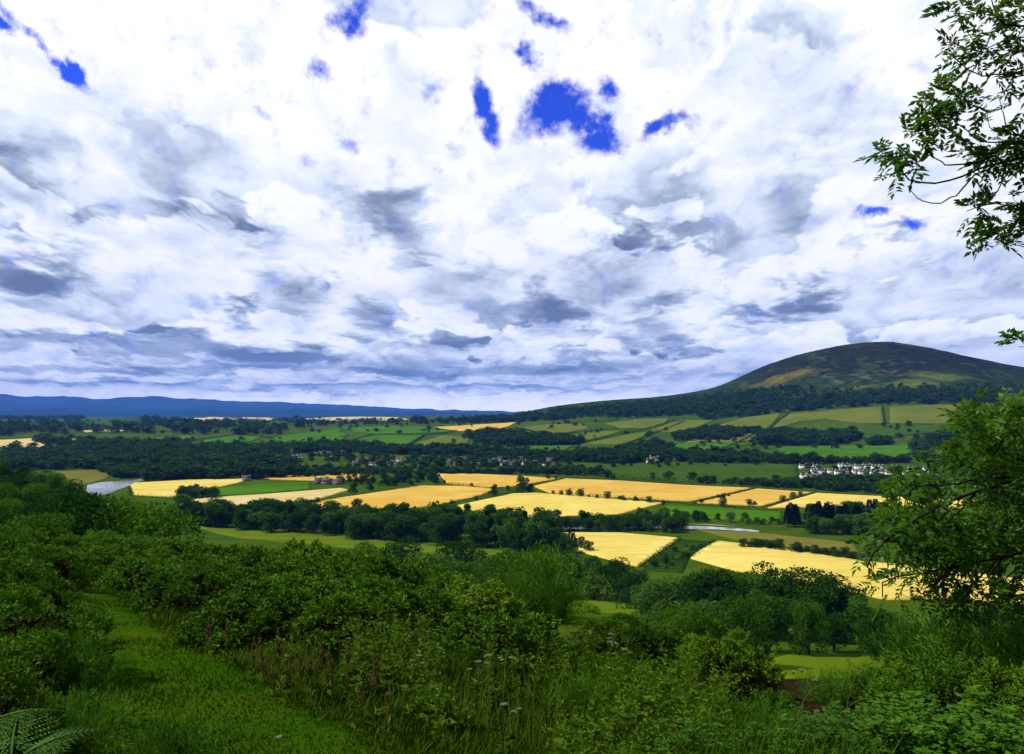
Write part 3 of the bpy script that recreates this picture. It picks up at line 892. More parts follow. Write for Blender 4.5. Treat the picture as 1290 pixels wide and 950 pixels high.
# --- clump of bushes inside the left wheat field and trees by the farm
grove(14, [(222,626),(240,622),(272,626),(268,629),(226,629)], ['bush_b', 'mid_b'], (9, 12), 'field_tree', 'dark bushy tree in the clump inside the leftmost wheat, %s from the left', 'tree', 'clump inside the leftmost wheat', 18, 1.3, 3)
grove(20, [(372,606),(400,609),(440,610),(492,612),(552,610),(556,604),(520,602),(470,608),(420,607)], ['mid_b', 'bush_b', 'mid_a'], (9, 15), 'farm_tree', 'dark tree round the farmstead between wheat fields, %s from the left', 'tree', 'trees round the farmstead', 19, 1.1, 5)
for i, (px, py, h, w_, lab) in enumerate([(658, 621, 18, 1.05, 'tallest lone tree at the crossing of the field hedges'), (668, 621, 10, 1.2, 'low round bush right beside the tallest lone tree'),
        (622, 625, 12, 1., 'lone oval tree left of the field hedge crossing'), (911, 638, 12, .9, 'thin lone tree beside the orange wheat above the river'), (445, 623, 13, 1., 'dark round tree in the wheat below the farm'),
        (466, 618, 11, 1., 'small round tree behind the dark round field tree'), (327, 604, 15, 1., 'tree at the tip of the far left wheat strip'), (484, 612, 16, 1.1, 'broad dark tree beside the farm lane'), (500, 611, 14, 1.1, 'second broad dark tree beside the farm lane')]):
    p = G(px, py)
    plant('mid_b', 'field_tree', lab, 'tree', None, p[0], p[1], h, w_)
_dots = [(697,623,4),(707,624,5),(717,625,7),(731,626,8),(742,627,3),(752,628,4),(766,629,7),(780,630,4),(785,631,5),(801,632,5),(818,634,6),(836,636,4),(560,609,4),(594,613,4),(690,604,6),(700,604,4),
         (884,634,4),(905,628,4),(918,626,3),(944,638,6),(951,637,4),(987,633,6),(999,628,6),(1008,626,5),(640,618,5),(600,630,4),(570,637,5),(548,640,4),(400,634,5),(372,638,4),(455,606,6),(432,606,5),(412,606,5)]
for i, (px, py, h) in enumerate(sorted(_dots)):
    p = G(px, py)
    plant('bush_b', 'hedgerow_tree', 'small dark bush on the hedge lines between wheat fields, %s from the left' % nth(i + 1), 'tree', 'bushes on the wheat hedge lines', p[0], p[1], h * 1.15, 1.1)


# --- hedges: each run one hedge of leaf faces round a bank
def hedge(poly, label, hh=2.7, ww=2.8, leaf=.75, mat_=None, group=None):
    a = np.asarray(poly, float); W = ground(a[:, 0], a[:, 1])
    r = np.random.default_rng(int(a.sum() * 10) % 99991)
    d = np.linalg.norm(np.diff(W[:, :2], axis=0), axis=1); L = d.sum()
    n = int(min(L * 5.0 / leaf, 9000))
    s = np.sort(r.uniform(0, L, n)); cum = np.concatenate([[0], np.cumsum(d)])
    x = np.interp(s, cum, W[:, 0]); y = np.interp(s, cum, W[:, 1])
    hv = hh * (.75 + .5 * np.abs(vnoise(s / 6, s * 0, 4)) + .4 * (vnoise(s / 23, s * 0 + 3, 5) > .55))
    th = r.uniform(0, 1, n)
    off = r.normal(0, ww * .3, (n, 2))
    kx = np.linspace(0, L, max(2, int(L / 15)))
    gxs = np.interp(kx, cum, W[:, 0]); gys = np.interp(kx, cum, W[:, 1])
    z = np.interp(s, kx, [gz(p, q) for p, q in zip(gxs, gys)])
    c = W.mean(0)
    p = np.stack([x + off[:, 0], y + off[:, 1], z + th * hv], 1) - c
    V, F = leaves(p, r.normal(size=(n, 3)), leaf * r.uniform(.7, 1.5, n), leaf * .8, r)
    tag(link('hedge', mesh('hedge', V, F, mat_ or M_LEAF_B), None, tuple(c)), label, 'hedge', group)


for pl, lab in [([(697,623),(800,629.5),(872,636),(985,645.5)], 'long dark hedge between the two large wheat fields right of the lone tree'),
                ([(557,609),(617,616),(647,619),(660,622)], 'dark hedge running to the lone tree from the farm wood'),
                ([(545,640),(600,629),(647,621.5),(675,612),(712,604)], 'dark hedge climbing past the lone tree to the far wheat corner'),
                ([(872,635),(912,626),(952,616.5)], 'hedge on the left edge of the small orange wheat field'),
                ([(962,642),(997,630),(1027,621.5)], 'hedge between the small orange and the pale wheat field'),
                ([(807,717),(822,705),(838,693),(857,680)], 'rough hedge along the right edge of the near left barley'),
                ([(869,704),(884,693),(903,683)], 'rough hedge along the left edge of the near right barley'),
                ([(350,636),(363,638.5),(400,633.5),(430,627.5),(530,613)], 'thin hedge between the left pale and the orange wheat'),
                ([(163,614),(166,625),(222,629),(270,627),(300,625)], 'low dark hedge along the leftmost wheat and green strip'),
                ([(713,603.5),(780,605),(860,610.5),(950,614.5),(1025,620.5),(1111,625)], 'long hedge along the far edge of the wheat below the village')]:
    hedge(pl, lab)
for pl, lab in [([(1112,512),(1115,534)], 'thick upright hedge splitting the big green field on the hill foot'),
                ([(1089,535.5),(1130,535),(1212,536)], 'level hedge under the big split field on the hill foot'),
                ([(964,544),(982,529),(995,520)], 'hedge climbing the hill foot beside the olive field'),
                ([(697,550),(745,543.5),(790,541),(830,541.5)], 'hedge between two olive strips left of the hill'),
                ([(728,560),(770,550),(815,541),(850,530)], 'slanting hedge over the olive fields left of the hill'),
                ([(783,562),(828,545),(862,531)], 'second slanting hedge nearer the hill over the olive fields'),
                ([(657,540),(697,549.5),(730,545)], 'hedge under the highest olive field left of the hill'),
                ([(430,559),(470,548),(545,547),(572,545.5)], 'hedge between upper and lower bright pastures'),
                ([(515,561),(535,549.5),(560,546),(575,543)], 'short slanting hedge beside the olive corner pasture'),
                ([(830,569),(905,568.5),(930,558.5),(950,548)], 'hedge along the vivid green field under the hill'),
                ([(978,574),(1062,581),(1130,579),(1152,572)], 'dark hedge below the bright green field by the white village'),
                ([(753,590),(757,601),(860,608),(960,608)], 'dark hedge below the wide dull pasture'),
                ([(235,557),(300,547.5),(345,553)], 'hedge above the far left bright pastures')]:
    hedge(pl, lab, 4.2, 5.5, 1.5)

# --- far woods: too many to count, one mass each
_fr = np.random.default_rng(77)
FAR = [crown_np(700 + s, 7, 150, .17, 'round', .05) for s in range(5)]
FARC = [crown_np(720 + s, 0, 110, .12, 'conifer') for s in range(3)]


def woodland(areas, mat_=M_FARW, seed=1, dens=2.6):
    Vs = []; Fs = []; n = 0
    r = np.random.default_rng(seed)
    for cnt, poly, hr, conif in areas:
        pts = in_poly(int(cnt * dens), poly, seed + cnt); W = ground(pts[:, 0], pts[:, 1])
        for w in W:
            V, F = (FARC if r.uniform() < conif else FAR)[int(r.integers(3))]
            h = r.uniform(*hr) * r.choice([.7, .85, 1., 1., 1.1, 1.25]); a = r.uniform(0, 6.28); c, s = math.cos(a), math.sin(a)
            wd = h * r.uniform(1.35, 2.)
            q = np.stack([(V[:, 0] * c - V[:, 1] * s) * wd, (V[:, 0] * s + V[:, 1] * c) * wd, V[:, 2] * h], 1) + w - np.array([0, 0, .6])
            Vs.append(q); Fs.append(F + n); n += len(V)
    o = link('woodland', mesh('woodland', np.concatenate(Vs), np.concatenate(Fs), mat_))
    tag(o, kind='stuff')


# hill flank plantation and strips
woodland([(420, [(520,535),(600,531),(690,522),(760,516),(830,510.5),(900,504),(960,500),(980,507),(930,516),(880,523),(800,526),(740,527),(690,530),(600,534)], (14, 19), .6),
          (160, [(690,519),(760,512.5),(830,507),(900,499),(960,492),(990,500),(900,512),(800,519)], (12, 17), .5),
          (330, [(880,520),(960,507),(1040,500),(1112,497),(1290,493),(1340,493),(1340,507),(1112,510),(1000,519),(940,525),(885,530)], (12, 17), .35),
          (90, [(940,493),(1000,486),(1060,489),(1120,486),(1290,486),(1290,492),(1100,497),(960,503)], (7, 12), .1)], M_FARW, 3)
# woods and hedgerow belts on the slopes
woodland([(150, [(955,553),(975,548),(1010,549),(1050,551),(1085,548),(1085,553),(1040,562),(960,561)], (15, 20), .1),
          (60, [(845,552),(880,545),(905,548),(960,543),(925,553),(850,557)], (11, 15), .1),
          (90, [(890,541),(930,541),(960,543),(930,547),(880,545),(870,548)], (9, 13), .1),
          (150, [(590,550),(620,544),(690,551),(740,559),(700,562),(640,562),(600,560)], (13, 18), .2),
          (70, [(1140,561),(1170,551),(1212,549),(1225,560),(1215,582),(1160,582)], (13, 18), .6),
          (40, [(1095,559),(1120,555),(1120,561),(1098,562)], (10, 14), .1),
          (120, [(1150,577),(1230,573),(1290,560),(1330,560),(1330,612),(1200,606),(1185,590)], (10, 15), .1),
          (130, [(830,570),(900,570),(980,577),(1060,582),(1140,580),(1150,584),(1000,585),(860,583)], (9, 13), .05),
          (60, [(784,567),(830,558),(850,568),(800,572)], (10, 14), .1)], M_FARW, 5)
# belt through the village
woodland([(320, [(340,566),(430,560),(520,566),(600,568),(680,575),(760,573),(840,571),(840,583),(760,584),(640,577),(560,574),(440,572),(340,570)], (10, 15), .12),
          (150, [(180,583),(300,585),(350,584),(372,592),(380,602),(180,606)], (10, 16), .1),
          (130, [(372,590),(440,591),(560,594),(640,593),(760,591),(760,600),(640,598),(560,598),(470,597),(380,602)], (5, 9), .05),
          (46, [(440,580),(560,577),(720,579),(720,590),(560,590),(440,588)], (6, 13), .05), (34, [(1005,588),(1200,590),(1200,604),(1005,605)], (4, 8), .0),
          (120, [(760,601),(860,608),(960,608),(1130,606),(1200,612),(1120,623),(1020,617),(940,612),(860,608)], (6, 9), .05)], M_FARW, 7)
# left of the village, river woods
woodland([(360, [(0,576),(60,570),(180,566),(300,563),(345,566),(345,585),(250,590),(150,590),(60,592),(0,592)], (11, 16), .1),
          (120, [(120,592),(190,590),(220,598),(190,602),(150,603)], (7, 10), .05),
          (70, [(40,556),(70,553),(90,559),(160,560),(230,559),(235,565),(60,564)], (12, 18), .1)], M_FARW, 9)
# far left country
woodland([(230, [(-60,534),(60,528),(120,529),(90,537),(170,538),(300,542),(360,536),(430,534),(345,549),(240,548),(100,546),(-60,552)], (16, 24), .4),
          (160, [(-60,528),(0,525),(100,523.5),(110,528),(20,530)], (18, 26), .7),
          (150, [(180,536),(175,526),(230,529),(262,533),(340,533),(330,540),(230,540)], (16, 24), .4),
          (130, [(340,530),(376,526),(376,531),(560,531),(640,527),(600,532),(520,535),(380,536)], (14, 22), .4),
          (80, [(0,566),(100,566),(220,567),(340,560),(430,562),(340,568),(0,574)], (9, 14), .1)], M_FARW, 13, 1.5)

woodland([(70, [(1300,570),(1650,556),(1650,625),(1300,612)], (10, 15), .1), (130, [(1340,493),(1700,502),(1700,520),(1340,508)], (12, 17), .3), (60, [(1330,640),(1600,640),(1600,700),(1330,690)], (8, 13), .05)], M_FARW, 31)
# loose trees that fray the edges of the woods
woodland([(60, [(340,562),(760,566),(760,578),(340,576)], (7, 12), .05), (70, [(440,574),(720,575),(720,592),(440,592)], (5, 10), .0), (45, [(350,566),(440,566),(440,582),(350,582)], (6, 11), .0),
          (60, [(560,545),(960,540),(985,566),(820,568),(560,566)], (8, 13), .05), (40, [(860,545),(1090,545),(1100,566),(870,566)], (8, 14), .0), (26, [(1010,536),(1230,538),(1230,556),(1010,556)], (8, 13), .0),
          (50, [(0,560),(240,556),(340,552),(430,556),(430,566),(0,572)], (9, 14), .0), (40, [(180,586),(380,586),(560,596),(560,602),(330,600),(180,604)], (6, 11), .0),
          (50, [(760,578),(1010,578),(1010,586),(760,590)], (6, 10), .0), (40, [(760,600),(1100,604),(1100,616),(960,612),(760,604)], (5, 9), .0),
          (60, [(430,530),(660,526),(800,526),(700,545),(560,550),(430,548)], (8, 14), .1), (60, [(0,528),(430,524),(430,548),(0,552)], (12, 20), .2)], M_FARW, 21, .8)

# --- trees on the left spur and the hillside below the path
for i, (px, y, top) in enumerate([(-30, 300, 574), (5, 310, 577), (30, 320, 583), (52, 300, 588), (70, 280, 591), (92, 265, 600), (20, 240, 590), (-10, 220, 590), (45, 210, 598), (70, 200, 606), (98, 215, 610),
        (112, 230, 616), (0, 170, 601), (35, 160, 609), (60, 150, 617), (-20, 140, 604), (15, 130, 617), (120, 190, 618), (45, 128, 622), (8, 110, 628)]):
    x, g, h = by_top(px, y, top + (6 if y < 260 else 2))
    plant(['near_a', 'near_b', 'near_b', 'bush_b'][i % 4], 'hillside_tree', 'green tree on the hillside rising at the picture left edge, %s from the far end' % nth(i + 1), 'tree', 'trees on the left hillside', x, y, max(h, 5.), 1.1)
for px, y, top, k, wd, lab in [(92, 92, 612, 'near_b', 1.15, 'big dark domed tree standing over the gorse beside the river view'), (160, 105, 622, 'near_a', 1.2, 'broad tree with pale leaf edges right of the big dark dome'),
        (198, 98, 634, 'near_a', 1.15, 'rounded mid green tree at the end of the hillside row'), (140, 88, 645, 'bush_a', 1.2, 'low rounded tree under the pale edged one'), (218, 90, 655, 'bush_c', 1.1, 'small grey green tree at the foot of the hillside row'),
        (185, 70, 663, 'bush_a', 1.3, 'spreading pale bush tree just behind the gorse bank'), (45, 80, 640, 'bush_a', 1.3, 'leafy tree left of the big dark dome'), (10, 60, 652, 'bush_a', 1.3, 'leafy tree at the left edge behind the near bush')]:
    x, g, h = by_top(px, y, top)
    plant(k, 'hillside_tree', lab, 'tree', None, x, y, h, wd)

# --- trees below the brow, middle and right
for px, y, top, k, wd, lab in [
        (688, 330, 700, 'near_a', .9, 'pale tree behind the feathery broom'), (722, 335, 693, 'near_b', 1., 'dark tree left of a pair below the near left barley'), (748, 330, 697, 'near_b', 1.05, 'dark tree in the middle of a trio below the near left barley'),
        (778, 325, 699, 'near_b', 1.1, 'broad dark tree at the right of a trio below the near left barley'), (800, 300, 715, 'near_b', 1.1, 'low dark tree at the corner of the near left barley'),
        (838, 235, 722, 'bush_c', 1.3, 'grey green bushy tree beside the farm track'), (815, 255, 730, 'near_a', 1.2, 'mid green tree beneath the farm track'), (858, 240, 735, 'near_b', 1.1, 'dark tree under the lower end of the track'),
        (882, 220, 712, 'near_b', 1.1, 'dark tree against the left corner of the near right barley'), (907, 215, 714, 'near_b', 1.05, 'second dark tree against the near right barley corner'), (937, 215, 717, 'near_a', 1., 'lower tree between dark trees before the barley'),
        (974, 205, 705, 'near_b', .85, 'tall narrow dark tree rising into the near right barley'), (967, 170, 741, 'near_a', 1.2, 'lighter green round tree beneath the narrow dark one'), (1016, 200, 711, 'near_b', 1.15, 'largest dark domed tree before the near right barley'),
        (1047, 205, 718, 'near_b', 1.15, 'dark tree joined to the right side of the largest dome'), (1070, 210, 735, 'near_b', 1., 'dark tree stepping down right of the largest dome'), (1082, 195, 748, 'near_a', 1.1, 'mid green tree right of the dark domes'),
        (1018, 165, 752, 'near_a', .95, 'rounded mid green tree in front of the largest dome'), (1050, 170, 770, 'bush_b', 1., 'small dark tree on the meadow edge'), (1103, 165, 763, 'near_b', 1., 'round dark tree by the small meadow'),
        (1125, 175, 768, 'near_a', 1., 'round tree right of the dark one by the small meadow'), (1147, 160, 774, 'bush_a', 1., 'low round bush tree under the ash branches'), (1177, 160, 772, 'near_c', 1., 'grey green round tree under the ash branches'),
        (1215, 165, 765, 'near_b', 1.2, 'dark tree behind the ash twigs'), (1255, 165, 757, 'near_b', 1.2, 'dark tree at the right edge behind the ash twigs'), (1290, 170, 752, 'near_b', 1.2, 'dark tree cut by the right edge'),
        (1195, 150, 785, 'near_a', 1.1, 'mid green tree low on the right slope'), (1245, 145, 785, 'near_a', 1.1, 'mid green tree at the foot of the dark ones on the right'),
        (930, 140, 752, 'near_a', 1.2, 'broad mid green tree left of the small meadow'), (885, 110, 752, 'near_c', 1.25, 'pale rounded tree in the middle of the slope'), (845, 120, 762, 'near_a', 1.2, 'mid green tree left of the pale rounded one'),
        (470, 250, 684, 'near_a', 1.3, 'tree top poking over the gorse below the shelterbelt'), (505, 255, 686, 'near_b', 1.2, 'dark tree top over the gorse below the shelterbelt'), (545, 260, 691, 'near_c', 1.3, 'pale tree top over the gorse'),
        (578, 270, 701, 'near_a', 1.3, 'tree top over the gorse left of the broom'), (612, 285, 706, 'near_c', 1.2, 'pale tree top left of the feathery broom'), (640, 260, 690, 'near_b', 1.1, 'dark tree behind the broom top'),
        (575, 300, 678, 'near_b', 1.1, 'dark round tree in the meadow below the shelterbelt'), (500, 330, 675, 'near_b', 1., 'dark round tree on the meadow left of its fellow'), (445, 330, 680, 'bush_b', 1.2, 'low dark tree on the narrow meadow'),
        (545, 300, 690, 'bush_c', 1.2, 'pale bush on the narrow meadow'), (615, 280, 702, 'near_a', 1., 'mid green tree at the meadow end'), (650, 230, 715, 'near_a', 1., 'mid green tree just above the light meadow'),
        (420, 300, 688, 'bush_a', 1.2, 'round green bush tree at the left meadow end')]:
    x, g, h = by_top(px, y, top)
    plant(k, 'slope_tree', lab, 'tree', None, x, y, max(h, 3.), wd)
# ------------------------------------------------------------------ houses
M_WHITE = plain('white_harling', (.72, .72, .70), .85, .04, .5)
M_STONE = plain('grey_stone', (.22, .20, .19), .9, .25, 1.2)
M_SAND = plain('sandstone', (.34, .29, .25), .9, .2, 1.2)
M_SLATE = plain('slate_roof', (.10, .105, .12), .7, .25, 2.)
M_REDROOF = plain('rust_roof', (.13, .085, .07), .8, .25, 2.)
M_PANE = plain('dark_glass', (.02, .025, .03), .15, .1, 1., spec=.5)


def house_meshes(w, d, h, wall, roof):
    mb = MB(); mb.box((-w/2, -d/2, -3), (w/2, d/2, h))
    rh = d * .33
    mb.add([(-w/2, -d/2, h), (-w/2, d/2, h), (-w/2, 0, h + rh), (w/2, -d/2, h), (w/2, d/2, h), (w/2, 0, h + rh)], [(0, 2, 1), (3, 4, 5)])
    W_ = mb.mesh('wall', wall)
    mr = MB(); o = .35; e = o * rh / (d / 2)
    for s in (-1, 1):
        a = np.array([(-w/2-o, s*(d/2+o), h-e), (w/2+o, s*(d/2+o), h-e), (w/2+o, 0, h+rh), (-w/2-o, 0, h+rh)])
        mr.add(np.concatenate([a, a + np.array([0, 0, .25])]), [(4,5,6,7), (0,3,2,1), (0,1,5,4), (1,2,6,5), (2,3,7,6), (3,0,4,7)])
    R_ = mr.mesh('roof', roof)
    mc = MB(); mc.box((-.6, -.45, h + rh - .5), (.6, .45, h + rh + 1.2)); mc.box((-.3, -.2, h + rh + 1.2), (.3, .2, h + rh + 1.6))
    C_ = mc.mesh('chimney', wall)
    wins = []
    for fx in (-.32, 0, .32):
        for fz in (1.0, 3.6):
            if fz + 1.3 > h: continue
            m_ = MB(); m_.box((fx*w-.55, -d/2-.04, fz), (fx*w+.55, -d/2+.02, fz+1.35)); wins.append(m_.mesh('window', M_PANE))
    return W_, R_, C_, wins, w


HOUSES = {'white': [house_meshes(10, 7., 4.9, M_WHITE, M_SLATE), house_meshes(13, 7., 4.8, M_WHITE, M_SLATE), house_meshes(7.5, 7, 4.2, M_WHITE, M_SLATE)],
          'stone': [house_meshes(9, 7.5, 5.4, M_STONE, M_SLATE), house_meshes(12, 8, 5.4, M_SAND, M_SLATE), house_meshes(8, 7, 4.4, M_WHITE, M_SLATE)],
          'pale': [house_meshes(10, 7.5, 5.2, M_WHITE, M_SLATE), house_meshes(11, 8, 5.2, M_WHITE, M_REDROOF), house_meshes(14, 8, 5.2, M_STONE, M_SLATE)]}


def house(style, px, py, label, group, rz=None, k=None, sc=1., lift=0.):
    p = G(px, py)
    W_, R_, C_, wins, w = HOUSES[style][k if k is not None else random.randrange(3)]
    o = link('house', None, None, (p[0], p[1], gz(p[0], p[1]) + lift))
    o.rotation_euler = (0, 0, random.uniform(-.5, .5) if rz is None else rz); o.scale = (sc,) * 3
    tag(o, label, 'house', group)
    link('wall', W_, o); rf = link('roof', R_, o)
    c = link('chimney', C_, rf, (w/2 - .7, 0, 0)); c2 = link('chimney', C_, rf, (-w/2 + .7, 0, 0))
    for q in wins: link('window', q, o)
    return o


rows = [('top', [(1012,590.5),(1020,589.5),(1027,590.5),(1059,589),(1064.5,589.5),(1074,591),(1082,591.5),(1092,590.5),(1101,591.5),(1110,591),(1127,592.5),(1147,594),(1166,594),(1181,595),(1196,595)]),
        ('middle', [(1026,596.5),(1034,597.5),(1046,596.5),(1055,598),(1063,597),(1078,597.5),(1085,598.5),(1100,599),(1110,598.5),(1120,600),(1140,600),(1158,599.5),(1175,601)]),
        ('bottom', [(1013,603.5),(1021,604),(1030,603.5),(1091,605),(1099,606)])]
for rn, lst in rows:
    for i, (px, py) in enumerate(lst):
        house('white', px, py, 'white house in the %s row under the hill, %s from the left' % (rn, nth(i + 1)), 'white houses of the village under the hill', random.choice([-.12, -.05, .0, .08]), sc=.85)
_r = np.random.default_rng(5)
vill = [(446+_r.uniform(-2,2)+i*6.2, 582+_r.uniform(0,6)) for i in range(11)] + [(364+i*7+_r.uniform(-2,2), 570+_r.uniform(0,9)) for i in range(11)] + \
       [(566+i*5.2+_r.uniform(-2,2), 579+_r.uniform(0,9)) for i in range(28)] + [(310+i*9, 566+_r.uniform(-1,3)) for i in range(4)]
for i, (px, py) in enumerate(sorted(vill)):
    house('pale' if px < 515 else 'stone', px, py, 'small %s house in the long valley village, %s from its left end' % ('pale' if px < 515 else 'grey brown', nth(i + 1)), 'houses of the long valley village', None, sc=.8)
for px, py, st, k, rz, s, lab in [(310, 606, 'stone', 1, .3, .8, 'long sandstone barn at the right end of the leftmost wheat'), (401, 609.5, 'stone', 0, .2, .85, 'grey farmhouse amid the trees left of the wheat'), (412, 610, 'pale', 2, -.3, .8, 'long grey farm shed beside the grey farmhouse'),
        (425, 610.5, 'stone', 1, .1, .75, 'farm cottage at the right of the farmstead'), (549, 604, 'white', 0, .4, .9, 'white house half hidden behind the farm wood'), (816, 565, 'white', 0, .1, 1.3, 'white farmhouse on the slope left of the vivid green field'),
        (824, 583, 'pale', 1, 0, 1.2, 'pale house with red roof by the dull pasture'), (818, 583.5, 'white', 2, .2, 1., 'small white house beside the red roofed one')]:
    house(st, px, py, lab, None, rz, k, s)
# ------------------------------------------------------------------ the hillside at the viewer's feet
M_GORSE = leaf_mat('gorse_shoots', (.008, .038, .004), (.115, .26, .016), .12, gloss=.02, rough=.7)
M_GORSE2 = leaf_mat('gorse_young_shoots', (.022, .085, .004), (.17, .30, .018), .14, gloss=.02, rough=.7)
M_BROOM = leaf_mat('broom_shoots', (.010, .048, .004), (.10, .235, .016), .14, gloss=.02, rough=.7)
M_BRAMBLE = leaf_mat('bramble_leaves', (.012, .060, .004), (.075, .20, .010), .3, gloss=.06, rough=.5)
M_WEED = leaf_mat('weed_leaves', (.014, .058, .003), (.095, .175, .009), .32, gloss=.03)
M_BLADE = leaf_mat('grass_blades', (.014, .052, .002), (.054, .108, .003), .12, gloss=.02)
M_TALLG = leaf_mat('tall_grass_blades', (.030, .080, .004), (.10, .17, .012), .3, gloss=.03)
M_DOCK = leaf_mat('dock_seed', (.05, .040, .010), (.20, .155, .045), .15, gloss=.1)
M_UMBEL = leaf_mat('umbel_flowers', (.13, .15, .08), (.21, .21, .12), .2, gloss=.1)
M_FERN = leaf_mat('fern_fronds', (.035, .11, .012), (.09, .21, .03), .3, gloss=.1)
M_DEAD = leaf_mat('dead_gorse', (.010, .007, .003), (.035, .022, .009), .05)
M_ASH = leaf_mat('ash_leaflets', (.014, .064, .004), (.095, .21, .010), .4, gloss=.15, rough=.4)
M_TWIG = plain('grey_twig', (.035, .028, .02), .8, .4, 9.)
M_STEM = plain('green_stem', (.05, .08, .02), .8, .3, 9.)


def gorse_np(seed, lobes, shoots, per, lf, lw, L=.16, upw=.7):
    """unit-height rounded shrub of spiky shoots"""
    r = np.random.default_rng(seed)
    Lc = []; rad = []
    for tr in range(900):                     # separate heads packed over a dome, with dark creases left between
        d_ = r.normal(size=3); d_[2] = abs(d_[2]) * .9 - .12; d_ /= np.linalg.norm(d_)
        c_ = d_ * np.array([.52, .52, .70]) * r.uniform(.72, 1.08); c_[2] = max(c_[2], .06); q_ = r.uniform(.12, .21)
        if all(np.linalg.norm(c_ - o_) > .88 * (q_ + p_) for o_, p_ in zip(Lc, rad)): Lc.append(c_); rad.append(q_)
        if len(Lc) >= lobes: break
    Lc = np.array(Lc); rad = np.array(rad); lobes = len(Lc)
    w = rad ** 2; i = r.choice(lobes, shoots, p=w / w.sum())
    d = unit(r.normal(size=(shoots, 3)) + np.array([0, 0, .45]))
    p = Lc[i] + d * (rad[i] * r.uniform(.45, .9, shoots))[:, None]
    p[:, 2] = np.maximum(p[:, 2], .02)
    ax = unit(d * .75 + np.array([0, 0, upw]) + r.normal(size=(shoots, 3)) * .33)
    ln = L * r.uniform(.5, 1.2, shoots) * (rad[i] / .17)
    t_ = r.uniform(0, 1, (shoots, per))
    b = p[:, None, :] + ax[:, None, :] * (ln[:, None] * t_)[..., None]
    ld = unit(ax[:, None, :] * .75 + r.normal(size=(shoots, per, 3)) * .5)
    n = shoots * per
    k = (1.15 - .5 * t_.reshape(-1))
    return leaves(b.reshape(-1, 3), ld.reshape(-1, 3), lf * k * r.uniform(.6, 1.3, n), lw * k, r, None, .1)


def broom_np(seed, stems, per, lf, lw, spread=.55):
    """unit-height fan of fine upright whips"""
    r = np.random.default_rng(seed)
    a = r.uniform(0, 2*np.pi, stems); s = r.uniform(0, 1, stems) ** .7 * spread
    tip = np.stack([np.cos(a) * s, np.sin(a) * s, 1.04 - .55 * (s / spread) ** 1.7 * r.uniform(.3, 1, stems) - .3 * r.uniform(0, 1, stems) ** 2], 1)
    base = tip * np.array([.16, .16, 0.02])
    t_ = r.uniform(0, 1, (stems, per)) ** .7
    bend = np.stack([np.cos(a), np.sin(a), 0 * a], 1) * s[:, None] * .25
    P = base[:, None] + (tip - base)[:, None] * t_[..., None] + bend[:, None] * (t_ * (1 - t_))[..., None] * 2
    P = P + r.normal(size=P.shape) * .018 * (.3 + t_[..., None])
    d = unit((tip - base)[:, None] + r.normal(size=P.shape) * .33)
    n = stems * per
    return leaves(P.reshape(-1, 3), d.reshape(-1, 3), lf * r.uniform(.6, 1.4, n), lw, r)


def bramble_np(seed, canes=90, per=24):
    """unit-height tangle of arching canes set with leaves in threes"""
    r = np.random.default_rng(seed)
    a = r.uniform(0, 2*np.pi, canes); b0 = r.normal(0, .22, (canes, 2)); ln = r.uniform(.35, .95, canes); top = r.uniform(.35, 1.05, canes)
    t_ = np.sort(r.uniform(.08, 1, (canes, per)), 1)
    X = b0[:, :1] + np.cos(a)[:, None] * ln[:, None] * t_ ** 1.2 * .75; Y = b0[:, 1:] + np.sin(a)[:, None] * ln[:, None] * t_ ** 1.2 * .75
    Z = top[:, None] * np.sin(np.minimum(t_ * 2.3, 2.75)) + .02
    P = np.stack([X, Y, np.maximum(Z, .03)], -1).reshape(-1, 3); n = len(P)
    az_ = np.repeat(a, per) + np.tile(np.arange(per) * 2.4, canes)
    d = np.stack([np.cos(az_), np.sin(az_), r.uniform(-.1, .7, n)], 1)
    V = []; F = []; k = 0
    sz = r.uniform(.028, .068, n)
    for w in (-.8, 0., .8):
        dd = d + np.stack([-np.sin(az_), np.cos(az_), 0 * az_], 1) * w
        v, f = leaves(P + unit(d) * .02, dd, sz * (1.15 if w == 0 else .85), sz * .62, r, np.tile([0, 0, 1.], (n, 1)) + r.normal(0, .35, (n, 3)), .12)
        V.append(v); F.append(f + k); k += len(v)
    return np.concatenate(V), np.concatenate(F)


def stems_mesh(seed, n, h=.6, sp=.45, rad=.012, mat_=None):
    r = np.random.default_rng(seed); mb = MB()
    for i in range(n):
        a = r.uniform(0, 6.28); s = r.uniform(.2, 1) * sp
        e = np.array([math.cos(a) * s, math.sin(a) * s, h * r.uniform(.7, 1.1)])
        mb.tube([e * np.array([.05, .05, -.05]), e * np.array([.4, .4, .5]), e], rad * np.array([1., .7, .3]), 5)
    return mb.mesh('stem', mat_ or M_TWIG, True)


def dead_np(seed, n=900):
    """the brown dead inside that every old gorse bush carries"""
    r = np.random.default_rng(900 + seed)
    d = unit(r.normal(size=(n, 3)) + np.array([0, 0, .2])); q = r.uniform(.2, 1, n) ** .5
    p = d * q[:, None] * np.array([.47, .47, .62]); p[:, 2] = np.abs(p[:, 2]) * 1. + .01
    return leaves(p, d + r.normal(size=(n, 3)) * .8, r.uniform(.06, .13, n), .035, r)


